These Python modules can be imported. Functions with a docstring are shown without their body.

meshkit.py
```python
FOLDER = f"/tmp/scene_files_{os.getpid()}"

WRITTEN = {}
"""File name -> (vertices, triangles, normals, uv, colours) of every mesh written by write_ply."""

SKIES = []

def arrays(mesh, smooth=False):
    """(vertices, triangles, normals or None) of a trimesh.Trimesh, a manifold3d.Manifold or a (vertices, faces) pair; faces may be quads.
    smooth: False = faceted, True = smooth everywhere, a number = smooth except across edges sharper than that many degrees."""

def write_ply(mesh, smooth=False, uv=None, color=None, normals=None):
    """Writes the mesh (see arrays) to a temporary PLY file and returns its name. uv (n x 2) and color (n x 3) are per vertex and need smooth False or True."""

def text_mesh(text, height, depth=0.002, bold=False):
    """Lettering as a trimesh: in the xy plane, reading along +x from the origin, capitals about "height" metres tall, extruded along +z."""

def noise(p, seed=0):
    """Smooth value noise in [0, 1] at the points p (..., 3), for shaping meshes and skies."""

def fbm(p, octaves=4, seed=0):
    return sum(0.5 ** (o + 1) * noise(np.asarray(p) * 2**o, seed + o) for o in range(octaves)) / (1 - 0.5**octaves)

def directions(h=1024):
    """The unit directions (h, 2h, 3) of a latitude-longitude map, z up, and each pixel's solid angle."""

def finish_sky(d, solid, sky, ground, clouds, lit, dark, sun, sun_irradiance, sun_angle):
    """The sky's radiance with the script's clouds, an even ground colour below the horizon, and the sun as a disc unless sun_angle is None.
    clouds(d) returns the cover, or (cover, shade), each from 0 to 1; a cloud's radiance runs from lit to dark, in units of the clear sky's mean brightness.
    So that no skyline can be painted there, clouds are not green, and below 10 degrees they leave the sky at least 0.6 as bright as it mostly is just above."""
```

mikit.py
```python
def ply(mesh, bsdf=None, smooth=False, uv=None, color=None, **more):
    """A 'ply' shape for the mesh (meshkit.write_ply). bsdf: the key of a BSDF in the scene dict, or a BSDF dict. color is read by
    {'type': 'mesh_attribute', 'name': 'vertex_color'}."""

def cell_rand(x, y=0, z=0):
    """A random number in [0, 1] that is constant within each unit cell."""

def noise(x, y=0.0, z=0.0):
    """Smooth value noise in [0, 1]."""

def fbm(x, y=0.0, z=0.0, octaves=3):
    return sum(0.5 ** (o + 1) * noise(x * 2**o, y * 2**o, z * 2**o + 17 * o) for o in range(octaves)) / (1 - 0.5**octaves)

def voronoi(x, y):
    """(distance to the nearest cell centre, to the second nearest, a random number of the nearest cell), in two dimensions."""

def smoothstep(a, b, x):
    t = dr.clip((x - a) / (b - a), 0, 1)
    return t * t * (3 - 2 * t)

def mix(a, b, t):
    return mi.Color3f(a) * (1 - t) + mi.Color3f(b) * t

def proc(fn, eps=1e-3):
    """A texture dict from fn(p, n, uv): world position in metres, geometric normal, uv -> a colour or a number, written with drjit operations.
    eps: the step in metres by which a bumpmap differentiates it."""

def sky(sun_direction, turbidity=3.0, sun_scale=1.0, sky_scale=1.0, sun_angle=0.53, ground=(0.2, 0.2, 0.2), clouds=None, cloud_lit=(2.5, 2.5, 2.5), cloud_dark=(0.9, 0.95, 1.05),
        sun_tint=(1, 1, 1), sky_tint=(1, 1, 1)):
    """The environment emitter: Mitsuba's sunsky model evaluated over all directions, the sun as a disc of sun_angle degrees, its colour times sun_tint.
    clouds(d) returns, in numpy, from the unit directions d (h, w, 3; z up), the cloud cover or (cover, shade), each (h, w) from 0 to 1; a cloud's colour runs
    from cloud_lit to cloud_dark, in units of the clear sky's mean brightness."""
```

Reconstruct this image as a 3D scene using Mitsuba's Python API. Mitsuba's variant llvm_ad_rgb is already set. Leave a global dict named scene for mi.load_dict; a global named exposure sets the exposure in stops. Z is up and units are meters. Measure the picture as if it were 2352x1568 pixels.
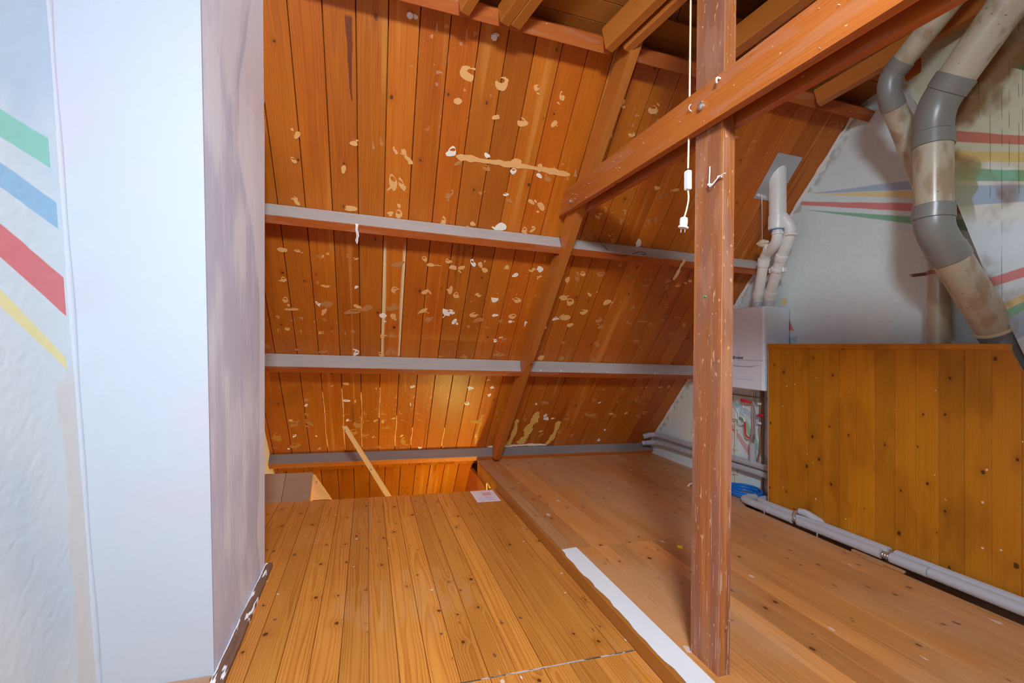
import math, numpy as np, trimesh, mitsuba as mi, drjit as dr, mikit, meshkit
from mikit import noise, fbm, cell_rand, smoothstep, mix, proc, voronoi
from shapely.geometry import Polygon

# ------------------------------------------------------------------ camera, light, exposure
# House frame: x runs along the purlins (right), y along the floor boards (away), z up, z = 0 on the lower floor.
# The old house has sunk towards the right: every point drops by SAG metres per metre of x.
SAG = 0.038
CAM_H = 1.456
YAW = math.atan2(331.0, 1045.0)
F = (math.sin(YAW), math.cos(YAW), 0.0)
exposure = 0.0
DAYLIGHT = (168.0, 188.0, 208.0)          # the roof window behind the camera
BULB = (700.0, 600.0, 150.0)             # warm lamp in the stairwell
scene, labels = {'type': 'scene'}, {}
scene['camera'] = {'type': 'perspective', 'fov_axis': 'x', 'fov': 2 * math.degrees(math.atan(1176.0 / 1045.0)), 'near_clip': 0.05, 'far_clip': 60.0,
                   'principal_point_offset_y': -6.0 / 1568.0,
                   'to_world': mi.ScalarTransform4f().look_at(origin=[0, 0, CAM_H], target=[F[0], F[1], CAM_H], up=[0, 0, 1])}

# ------------------------------------------------------------------ helpers
rng = np.random.default_rng(7)
_count = {}


def numbered(key):
    n = _count.get(key, 0)
    _count[key] = n + 1
    return key if n == 0 else f'{key}_{n:03d}'


def tag(key, label=None, cat=None, group=None, kind=None):
    d = labels.setdefault(key, {})
    for k, v in (('label', label), ('category', cat), ('group', group), ('kind', kind)):
        if v:
            d[k] = v
    return key


class M:
    """Collects faces with a uv in metres: u across (plus 8 per board), v along."""
    def __init__(self):
        self.v, self.f, self.t, self.n = [], [], [], 0

    def poly(self, pts, uv):
        k = len(pts)
        self.v += [tuple(p) for p in pts]
        self.t += [tuple(q) for q in uv]
        self.f += [(self.n, self.n + i, self.n + i + 1) for i in range(1, k - 1)]
        self.n += k

    def tris(self, pts, faces, uv):
        self.v += [tuple(p) for p in pts]
        self.t += [tuple(q) for q in uv]
        self.f += [tuple(self.n + i for i in f) for f in faces]
        self.n += len(pts)

    def prism(self, prof, P0, P1, ea, eb, bid=0, off=0.0, cuts=1):
        """A profile [(a, b)] pushed from P0 to P1; ea, eb span the section."""
        P0, P1, ea, eb = (np.asarray(x, float) for x in (P0, P1, ea, eb))
        L = np.linalg.norm(P1 - P0)
        ax = (P1 - P0) / L
        per = 0.0
        n = len(prof)
        for i in range(n):
            a, b = prof[i], prof[(i + 1) % n]
            w = math.hypot(b[0] - a[0], b[1] - a[1])
            A, B = ea * a[0] + eb * a[1], ea * b[0] + eb * b[1]
            for j in range(cuts):
                s, t = L * j / cuts, L * (j + 1) / cuts
                self.poly([P0 + A + ax * s, P0 + B + ax * s, P0 + B + ax * t, P0 + A + ax * t],
                          [(8 * bid + per, off + s), (8 * bid + per + w, off + s), (8 * bid + per + w, off + t), (8 * bid + per, off + t)])
            per += w
        q = np.array(prof)
        tv, tf = trimesh.creation.triangulate_polygon(Polygon(q), engine='earcut')
        for P, o in ((P0, 0.0), (P1, L)):
            self.tris([P + ea * a + eb * b for a, b in tv], tf, [(8 * bid + 3 + a, off + o + b * 0.4) for a, b in tv])
        return self

    def box(self, lo, hi, axis=1, bid=0, ch=0.0, off=0.0, cuts=1):
        """An axis-aligned box, grain along the axis, long edges chamfered by ch."""
        lo, hi = np.asarray(lo, float), np.asarray(hi, float)
        a, b = [i for i in range(3) if i != axis]
        e = np.eye(3)
        P0, P1 = lo.copy(), lo.copy()
        P1[axis] = hi[axis]
        return self.prism(rect(hi[a] - lo[a], hi[b] - lo[b], ch), P0, P1, e[a], e[b], bid, off, cuts)


def rect(w, h, c=0.0):
    """A w x h section that starts on the face b = h (the one that is looked at)."""
    if c <= 0:
        return [(0, h), (w, h), (w, 0), (0, 0)]
    return [(c, h), (w - c, h), (w, h - c), (w, c), (w - c, 0), (c, 0), (0, c), (0, h - c)]


RSC, RSP = 1.0816, 1.045                  # the roof with the right gable, and the raised floor, were surveyed in longer units
RS = 1.0                                  # (measured from the eye point) than the lower floor; sag() brings all to metres


def sag(v):
    v = np.array(v, float).reshape(-1, 3)
    v = np.array([0, 0, CAM_H]) + (v - [0, 0, CAM_H]) * RS
    v[:, 2] -= SAG * v[:, 0]
    return v


def emit(key, mesh, bsdf, smooth=False, **more):
    """Puts a mesh (an M, a trimesh or (v, f)) in house coordinates into the scene."""
    if isinstance(mesh, M):
        scene[key] = mikit.ply((sag(mesh.v), np.array(mesh.f)), bsdf, False, uv=np.array(mesh.t), **more)
    else:
        v, f = (mesh.vertices, mesh.faces) if hasattr(mesh, 'vertices') else mesh
        scene[key] = mikit.ply(trimesh.Trimesh(sag(v), np.array(f), process=False), bsdf, smooth, **more)
    return key


def part(parent, name, mesh, bsdf, smooth=False, **more):
    return emit(numbered(parent + '__' + name), mesh, bsdf, smooth, **more)


def thing(name, mesh, bsdf, label, cat, smooth=False, group=None, kind=None):
    key = numbered(name)
    if mesh is not None:
        emit(key, mesh, bsdf, smooth)
    return tag(key, label, cat, group, kind)


def tube(pts, r, n=16, caps=True, dense=0):
    """A round tube along a polyline; r is one radius or one per point. dense > 0 rounds the bends first."""
    p = np.asarray(pts, float)
    r = np.broadcast_to(np.asarray(r, float), (len(p),)).copy()
    if dense:
        for _ in range(dense):
            q, rr = [p[0]], [r[0]]
            for i in range(len(p) - 1):
                q += [p[i] * 0.75 + p[i + 1] * 0.25, p[i] * 0.25 + p[i + 1] * 0.75]
                rr += [r[i] * 0.75 + r[i + 1] * 0.25, r[i] * 0.25 + r[i + 1] * 0.75]
            q.append(p[-1]); rr.append(r[-1])
            p, r = np.array(q), np.array(rr)
    t = np.gradient(p, axis=0)
    d = np.diff(p, axis=0)
    d /= np.linalg.norm(d, axis=1, keepdims=True) + 1e-12
    t[0], t[-1] = d[0], d[-1]
    t[1:-1] = d[:-1] + d[1:]
    t /= np.linalg.norm(t, axis=1, keepdims=True) + 1e-12
    a = np.cross(t[0], [0, 0, 1.0] if abs(t[0][2]) < 0.9 else [1.0, 0, 0])
    a /= np.linalg.norm(a)
    ang = np.arange(n) * 2 * np.pi / n
    V = []
    for i in range(len(p)):
        a = a - t[i] * (a @ t[i])
        a /= np.linalg.norm(a)
        b = np.cross(t[i], a)
        V.append(p[i] + r[i] * (np.cos(ang)[:, None] * a + np.sin(ang)[:, None] * b))
    V = np.concatenate(V)
    Fc = []
    for i in range(len(p) - 1):
        for j in range(n):
            k = (j + 1) % n
            Fc += [(i * n + j, i * n + k, (i + 1) * n + k), (i * n + j, (i + 1) * n + k, (i + 1) * n + j)]
    if caps:
        m = len(V)
        V = np.vstack([V, p[0], p[-1]])
        o = (len(p) - 1) * n
        for j in range(n):
            k = (j + 1) % n
            Fc += [(m, k, j), (m + 1, o + j, o + k)]
    return trimesh.Trimesh(V, np.array(Fc), process=False)


def join(*ms):
    return trimesh.util.concatenate(list(ms))


def tbox(lo, hi, ch=0.0):
    """A plain box as a trimesh, edges rounded by ch."""
    lo, hi = np.asarray(lo, float), np.asarray(hi, float)
    if ch <= 0:
        m = trimesh.creation.box(hi - lo)
        m.apply_translation((lo + hi) / 2)
        return m
    pts = [[(lo[i], hi[i])[s[i]] + (ch if s[i] == 0 else -ch) * (i != k) for i in range(3)] for s in np.ndindex(2, 2, 2) for k in range(3)]
    return trimesh.convex.convex_hull(np.array(pts))


def plate(outline, origin, ex, ey, t, rough=0.0):
    """A flat sheet with the outline (a, b) in the plane (ex, ey), thickness t along ex x ey."""
    ex, ey = np.asarray(ex, float), np.asarray(ey, float)
    nz = np.cross(ex, ey)
    m = trimesh.creation.extrude_polygon(Polygon(outline), t, engine='earcut')
    v = np.asarray(m.vertices)
    return trimesh.Trimesh(np.asarray(origin, float) + v[:, :1] * ex + v[:, 1:2] * ey + v[:, 2:] * nz, m.faces, process=False)


def blob(cx, cy, w, h, seed, n=14, jag=0.28):
    g = np.random.default_rng(seed)
    a = np.arange(n) * 2 * np.pi / n
    r = 1 + jag * (g.random(n) - 0.5) * 2 * (0.6 + 0.8 * g.random()) + 0.16 * np.cos(2 * a + g.random() * 6) + 0.12 * np.cos(3 * a + g.random() * 6)
    r = (r + np.roll(r, 1) * 0.35 + np.roll(r, -1) * 0.35) / 1.7
    k = g.normal() * 0.35
    x, y = np.cos(a) * r * w / 2, np.sin(a) * r * h / 2
    return [(cx + p + k * q, cy + q) for p, q in zip(x, y)]


def smear(w, h, seed):
    """A dab of filler: a few overlapping knife strokes with slivers beside them, as one mesh in the plane."""
    from shapely import affinity
    from shapely.ops import unary_union
    g = np.random.default_rng(seed)
    main = Polygon(blob(0, 0, w * (0.62 + 0.3 * g.random()), h * (0.62 + 0.3 * g.random()), seed, 13, 0.22)).buffer(0)
    ps = [affinity.rotate(main, float(g.normal() * 18))]
    for _ in range(int(g.integers(1, 3))):
        p = Polygon(blob(0, 0, w * (0.25 + 0.35 * g.random()), h * (0.12 + 0.2 * g.random()), int(g.integers(1e6)), 9, 0.3)).buffer(0)
        p = affinity.translate(affinity.rotate(p, float(g.normal() * 30)), float(g.normal() * w * 0.28), float(g.normal() * h * 0.30))
        ps.append(p)
    u = unary_union(ps)
    if g.random() < 0.4:
        cut = affinity.translate(affinity.scale(main, 0.62, 0.34), float(g.normal() * w * 0.12), h * 0.16)
        u = u.difference(cut)
    out = [q for q in getattr(u, 'geoms', [u]) if q.area > 2e-5]
    return out or [main]


def dab(polys, origin, ex, ey, t):
    return join(*[plate_poly(q, origin, ex, ey, t) for q in polys])


def plate_poly(q, origin, ex, ey, t):
    nz = np.cross(ex, ey)
    m = trimesh.creation.extrude_polygon(q.simplify(0.0006), t, engine='earcut')
    v = np.asarray(m.vertices)
    return trimesh.Trimesh(np.asarray(origin, float) + v[:, :1] * ex + v[:, 1:2] * ey + v[:, 2:] * nz, m.faces, process=False)


# ------------------------------------------------------------------ materials
def bs(key, d):
    scene[key] = {'type': 'twosided', 'b': d}
    return key


def rgb(c):
    return {'type': 'rgb', 'value': list(c)}


def plain(key, c, rough=0.5, spec=0.5, metal=0.0, coat=0.0):
    return bs(key, {'type': 'principled', 'base_color': rgb(c), 'roughness': rough, 'specular': spec, 'metallic': metal, 'clearcoat': coat})


def tex(key, fn, rough=0.5, spec=0.4, coat=0.0, bump=None):
    d = {'type': 'principled', 'base_color': proc(fn), 'roughness': rough, 'specular': spec, 'clearcoat': coat}
    if bump:
        d = {'type': 'bumpmap', 'arbitrary': proc(bump[0], eps=bump[1]), 'scale': bump[2], 'bsdf': d}
    return bs(key, d)


def grain(uv, freq=110.0, W=0.16, knots=0.55, kscale=1.0, period=0.36):
    """Softwood in board coordinates: (latewood 0..1, fibre 0..1, blotch 0..1, knot 0..1, knot halo 0..1, board random a, b)."""
    u, v = uv.x, uv.y
    bid = dr.floor(u / 8.0)
    w = u - 8.0 * bid
    ra, rb, rc = cell_rand(bid, 1), cell_rand(bid, 2), cell_rand(bid, 3)
    iv = dr.floor(v / period)
    kv = (iv + 0.2 + 0.6 * cell_rand(iv, bid, 5)) * period
    ku = W * (0.08 + 0.84 * cell_rand(iv, bid, 6))
    has = dr.select(cell_rand(iv, bid, 7) < knots, 1.0, 0.0)
    kr = kscale * (0.004 + 0.011 * dr.square(cell_rand(iv, bid, 8)))
    dk = dr.sqrt(dr.square(w - ku) + dr.square((v - kv) * 0.75)) + 0.003 * (noise(w * 160, v * 160, bid) - 0.5)
    near = has * dr.exp(-dr.square(dk / (kr * 3.2)))
    a = w - W * (0.2 + 0.6 * ra) + 0.03 * (noise(v * 1.1, bid * 3.7) - 0.5) + 0.012 * (noise(v * 4.3, bid * 1.7) - 0.5)
    rr = dr.sqrt(a * a + dr.square(0.012 + 0.05 * rb + 0.03 * noise(v * 0.6, bid * 5.1))) + near * 0.009
    ring = rr * freq + 0.5 * noise(w * 40, v * 3, bid)
    ring = ring - dr.floor(ring)
    late = smoothstep(0.35, 0.9, ring) * (1 - smoothstep(0.9, 1.0, ring))
    fibre = 0.6 * noise(w * 420, v * 7, bid) + 0.4 * noise(w * 150, v * 2.5, bid + 9)
    blotch = fbm(w * 7 + 3 * ra, v * 1.7, bid * 2.3)
    knot = has * (1 - smoothstep(kr * 0.75, kr * 1.15, dk))
    return late, fibre, blotch, knot, near, rb, rc


def wood(light, dark, knotc=(0.10, 0.035, 0.01), freq=110.0, W=0.16, knots=0.55, kscale=1.0, period=0.36, lates=0.55, var=0.35, hue=None, extra=None):
    def fn(p, n, uv):
        late, fibre, blotch, knot, near, ra, rb = grain(uv, freq, W, knots, kscale, period)
        c = mix(light, dark, dr.clip(lates * late * (0.5 + 0.8 * blotch) + 0.35 * (fibre - 0.5) + 0.5 * (blotch - 0.5) + 0.25, 0, 1))
        c = c * (1 + var * (ra - 0.5))
        if hue is not None:
            c = mix(c, c * mi.Color3f(hue), smoothstep(0.35, 0.75, 0.55 * rb + 0.45 * blotch))
        c = mix(c, c * mi.Color3f(0.75, 0.66, 0.6), 0.55 * near)
        c = mix(c, mi.Color3f(knotc) * (0.7 + 0.6 * fibre), knot)
        return extra(c, p, n, uv) if extra else c
    return fn


def splash(c, p, uv, scale, lo, col, amt=1.0, stretch=1.0):
    """Paint or dirt specks with a hard outline."""
    q = fbm(uv.x * scale, uv.y * scale / stretch, 3.3, 3)
    return mix(c, col, amt * smoothstep(lo, lo + 0.02, q))

def spots(c, p, uv, period, prob, size, col, amt=1.0, asp=1.0, seed=0):
    """Scattered hard-edged specks: one per cell of the board plane, some cells empty."""
    x, y = uv.x / period, uv.y / (period * asp)
    ix, iy = dr.floor(x), dr.floor(y)
    cx, cy = ix + 0.25 + 0.5 * cell_rand(ix, iy, seed + 1), iy + 0.25 + 0.5 * cell_rand(ix, iy, seed + 2)
    r = size * (0.3 + 0.7 * cell_rand(ix, iy, seed + 3)) * dr.select(cell_rand(ix, iy, seed + 4) < prob, 1.0, 0.0)
    d = dr.sqrt(dr.square(x - cx) + dr.square((y - cy))) + 0.12 * (noise(uv.x * 9 / period, uv.y * 9 / period, 4.4) - 0.5)
    return mix(c, col, amt * (1 - smoothstep(r * 0.8, r + 0.02, d)) * dr.select(r > 0, 1.0, 0.0))


def roof_extra(c, p, n, uv):
    # resin bleeding, water stains and pale sapwood edges, board by board
    v = uv.y
    bid = dr.floor(uv.x / 8.0)
    w = uv.x - 8.0 * bid
    run = smoothstep(0.70, 0.78, fbm(w * 22, v * 1.1, bid * 7.7)) * smoothstep(0.45, 0.6, noise(bid * 2.7, v * 0.8))
    c = mix(c, c * mi.Color3f(0.45, 0.36, 0.34), 0.6 * run)
    pale = smoothstep(0.62, 0.76, fbm(w * 20 + 40, v * 0.7, bid * 3.1)) * smoothstep(0.4, 0.6, noise(bid * 1.9, v * 0.5))
    c = mix(c, mi.Color3f(0.70, 0.30, 0.06), 0.4 * pale)
    # the one dark water run below a knot, near the chimney
    hx, hy = p.x / RSC, p.y / RSC
    t = dr.clip((hy - 2.60) / 0.27, 0, 1)
    c = mix(c, mi.Color3f(0.10, 0.022, 0.010), 0.85 * (1 - smoothstep(0.6, 1.0, dr.abs(hx + 0.100 - 0.006 * t + 0.008 * (noise(hy * 22, 1.0) - 0.5)) / (0.004 + 0.020 * (1 - t)))) * smoothstep(2.585, 2.60, hy) * (1 - smoothstep(2.86, 2.87, hy)))
    scr = smoothstep(0.88, 0.90, noise(w * 45, v * 30, 8.0)) * smoothstep(0.62, 0.75, noise(p.x * 2.1, v * 2.6, 2.0))
    return mix(c, mi.Color3f(0.72, 0.50, 0.30), 0.3 * scr)


def sap_extra(c, p, n, uv):
    # the one board with white sapwood along both edges
    w = uv.x - 8.0 * dr.floor(uv.x / 8.0)
    e = dr.minimum(w, 0.163 - w) + 0.016 * (noise(w * 9, uv.y * 2.2, 1.0) - 0.5)
    return mix(roof_extra(c, p, n, uv), mi.Color3f(0.80, 0.60, 0.32), 0.85 * (1 - smoothstep(0.012, 0.030, e)) * smoothstep(1.68, 1.70, uv.y) * (1 - smoothstep(2.70, 2.85, uv.y)))


def floor_extra(c, p, n, uv):
    worn = smoothstep(0.56, 0.63, fbm(p.x * 2.3, p.y * 1.5, 1.0, 4)) * smoothstep(0.3, 0.6, noise(uv.x * 60, uv.y * 5, 2.0))
    c = mix(c, mi.Color3f(0.60, 0.33, 0.15), 0.22 * worn)
    c = spots(c, p, uv, 0.21, 0.22, 0.03, mi.Color3f(0.75, 0.62, 0.5), 0.8, 1.0, 11)
    c = spots(c, p, uv, 0.17, 0.3, 0.05, mi.Color3f(0.09, 0.05, 0.04), 0.75, 1.6, 31)
    scratch = smoothstep(0.985, 0.99, noise(uv.x * 90 + uv.y * 7, uv.y * 2.4, 5.0))
    return mix(c, mi.Color3f(0.8, 0.56, 0.34), 0.5 * scratch)


def raised_extra(c, p, n, uv):
    # greyed and scuffed towards the trough and the far corner, in patches
    q = fbm(p.x * 1.3, p.y * 0.9, 6.0, 4)
    c = mix(c, mi.Color3f(0.50, 0.31, 0.18), 0.4 * smoothstep(0.46, 0.66, q + 0.10 * noise(uv.x * 50, uv.y * 4)))
    c = spots(c, p, uv, 0.23, 0.3, 0.05, mi.Color3f(0.66, 0.56, 0.48), 0.7, 2.2, 12)
    c = spots(c, p, uv, 0.19, 0.25, 0.05, mi.Color3f(0.11, 0.06, 0.05), 0.8, 1.8, 32)
    return c


def beam_extra(c, p, n, uv):
    dust = smoothstep(0.55, 0.66, fbm(uv.x * 30, uv.y * 3.0, 4.0, 4))
    c = mix(c, mi.Color3f(0.42, 0.20, 0.12), 0.28 * dust)
    return spots(c, p, uv, 0.05, 0.10, 0.06, mi.Color3f(0.74, 0.50, 0.32), 0.5, 1.8, 21)


def post_extra(c, p, n, uv):
    # worn stain: greyed purple-brown patches, rubbed pale places, runs and spatters of paint
    z = uv.y
    w = uv.x - 8.0 * dr.floor(uv.x / 8.0)
    c = mix(c, mi.Color3f(0.19, 0.075, 0.045), 0.5 * smoothstep(0.38, 0.66, noise(w * 22, z * 0.45, 3.0)))
    gl = smoothstep(0.44, 0.66, fbm(w * 14, z * 1.7, 12.0, 4))
    c = mix(c, mi.Color3f(0.23, 0.112, 0.085), 0.6 * gl)
    pale = smoothstep(0.56, 0.70, fbm(w * 24 + 7, z * 4.0, 5.0, 4))
    c = mix(c, mi.Color3f(0.38, 0.185, 0.11), 0.45 * pale)
    fresh = smoothstep(0.60, 0.68, fbm(w * 38, z * 0.9, 21.0, 3))
    c = mix(c, mi.Color3f(0.48, 0.175, 0.03), 0.35 * fresh)
    drip = smoothstep(0.82, 0.86, noise(w * 170, z * 7.5, 7.0)) * (1 - smoothstep(0.75, 0.95, z + 0.3 * noise(w * 20, 0.0, 1.0)))
    c = mix(c, mi.Color3f(0.48, 0.35, 0.29), 0.6 * drip)
    nick = smoothstep(0.90, 0.92, noise(w * 130, z * 34, 17.0))
    c = mix(c, mi.Color3f(0.62, 0.36, 0.20), 0.6 * nick)
    return spots(c, p, uv, 0.055, 0.10, 0.06, mi.Color3f(0.7, 0.5, 0.38), 0.6, 1.6, 41)


def panel_extra(c, p, n, uv):
    # darker drips and damp marks in the varnish
    q = fbm(p.y * 7.0, p.z * 2.6, 3.0, 4)
    c = mix(c, c * mi.Color3f(0.62, 0.56, 0.5), 0.55 * smoothstep(0.46, 0.74, q))
    return spots(c, p, uv, 0.13, 0.25, 0.025, mi.Color3f(0.75, 0.55, 0.35), 0.8, 1.0, 51)


ROOF_L, ROOF_D = (0.52, 0.143, 0.009), (0.27, 0.058, 0.004)
tex('mat_roof', wood(ROOF_L, ROOF_D, knots=0.45, kscale=0.8, period=0.45, hue=(0.95, 0.80, 0.60), var=0.30, lates=0.25, extra=roof_extra), 0.42, 0.4)
tex('mat_roof_sap', wood(ROOF_L, ROOF_D, knots=0.3, lates=0.25, extra=sap_extra), 0.42, 0.4)
tex('mat_upper', wood((0.36, 0.125, 0.02), (0.20, 0.060, 0.008), W=0.11, knots=0.3, lates=0.3, var=0.3), 0.5, 0.3)
tex('mat_floor', wood((0.64, 0.270, 0.050), (0.43, 0.140, 0.019), W=0.1275, knots=0.5, kscale=0.85, lates=0.62, var=0.24, hue=(0.90, 0.88, 0.90), freq=115, extra=floor_extra), 0.40, 0.45)
tex('mat_raised', wood((0.62, 0.272, 0.080), (0.44, 0.158, 0.036), W=0.115, knots=0.5, kscale=0.85, lates=0.4, var=0.34, hue=(0.84, 0.82, 0.86), freq=120, extra=raised_extra), 0.42, 0.45)
tex('mat_beam', wood((0.50, 0.148, 0.026), (0.30, 0.070, 0.012), W=0.14, knots=0.3, kscale=0.8, lates=0.25, var=0.2, hue=(0.84, 0.66, 0.6), extra=beam_extra), 0.5, 0.3)
tex('mat_rafter', wood((0.50, 0.158, 0.023), (0.30, 0.078, 0.010), W=0.10, knots=0.4, lates=0.3, var=0.25), 0.45, 0.4)
tex('mat_post', wood((0.42, 0.145, 0.042), (0.22, 0.058, 0.017), W=0.17, knots=0.6, kscale=1.2, lates=0.3, var=0.1, freq=70, extra=post_extra), 0.5, 0.3)
tex('mat_panel', wood((0.51, 0.190, 0.008), (0.33, 0.105, 0.003), knotc=(0.09, 0.028, 0.006), W=0.12, knots=0.5, kscale=0.8, period=0.27, lates=0.15, var=0.34, extra=panel_extra), 0.40, 0.45)
tex('mat_grey_timber', wood((0.50, 0.46, 0.425), (0.27, 0.25, 0.24), knotc=(0.2, 0.17, 0.15), W=0.155, knots=0.3, kscale=0.7, lates=0.35, var=0.1), 0.8, 0.2)
tex('mat_sill', wood((0.27, 0.225, 0.205), (0.125, 0.115, 0.125), knotc=(0.1, 0.08, 0.08), W=0.12, knots=0.4, lates=0.3, var=0.1), 0.75, 0.2)
tex('mat_bare', wood((0.80, 0.47, 0.17), (0.62, 0.31, 0.09), W=0.05, knots=0.1, lates=0.4, var=0.1), 0.5, 0.35)
tex('mat_joint_dirt', lambda p, n, uv: mix(mi.Color3f(0.07, 0.06, 0.055), mi.Color3f(0.42, 0.40, 0.40), smoothstep(0.42, 0.62, fbm(p.x * 26, p.y * 90, 2.0, 3))), 0.9)
tex('mat_riser', wood((0.40, 0.155, 0.028), (0.26, 0.085, 0.013), W=0.12, knots=0.3, lates=0.3, var=0.1), 0.5, 0.3)
plain('mat_foam_dark', (0.50, 0.225, 0.035), 0.8, 0.2)
tex('mat_step', wood((0.46, 0.24, 0.105), (0.30, 0.14, 0.055), W=0.14, knots=0.3, lates=0.5, var=0.1, extra=floor_extra), 0.5, 0.35)
tex('mat_brown_board', wood((0.42, 0.25, 0.16), (0.29, 0.165, 0.10), W=0.2, knots=0.1, lates=0.3, var=0.15), 0.6, 0.25)


def hz(p):
    return p.z + SAG * p.x


def gyz(p):
    return p.y / RSC, CAM_H + (hz(p) - CAM_H) / RSC


def line(y, a, b):
    return a[1] + (b[1] - a[1]) * (y - a[0]) / (b[0] - a[0])


def band(c, y, z, up, lo, col, y0=-9.0, y1=9.0, amt=0.9, soft=0.004):
    t = smoothstep(-soft, soft, line(y, *up) - z) * smoothstep(-soft, soft, z - line(y, *lo))
    t = t * dr.select((y > y0) & (y < y1), 1.0, 0.0)
    return mix(c, col, amt * t)


WHITE = mi.Color3f(0.665, 0.785, 0.785)
P_RED, P_YEL, P_GRN, P_BLU = mi.Color3f(0.66, 0.20, 0.19), mi.Color3f(0.80, 0.65, 0.28), mi.Color3f(0.19, 0.49, 0.31), mi.Color3f(0.36, 0.50, 0.64)


def sprayed(c, y, z, seed):
    """Hues of a faded spray-painted sky, all about equally light."""
    a = fbm(y * 1.1, z * 0.9, seed, 3)
    c = mix(c, mi.Color3f(0.66, 0.76, 0.84), 0.55 * smoothstep(0.48, 0.66, a))
    return mix(c, mi.Color3f(0.82, 0.80, 0.66), 0.5 * smoothstep(0.55, 0.72, fbm(y * 1.3 + 7, z * 1.2, seed, 3)))


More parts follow.
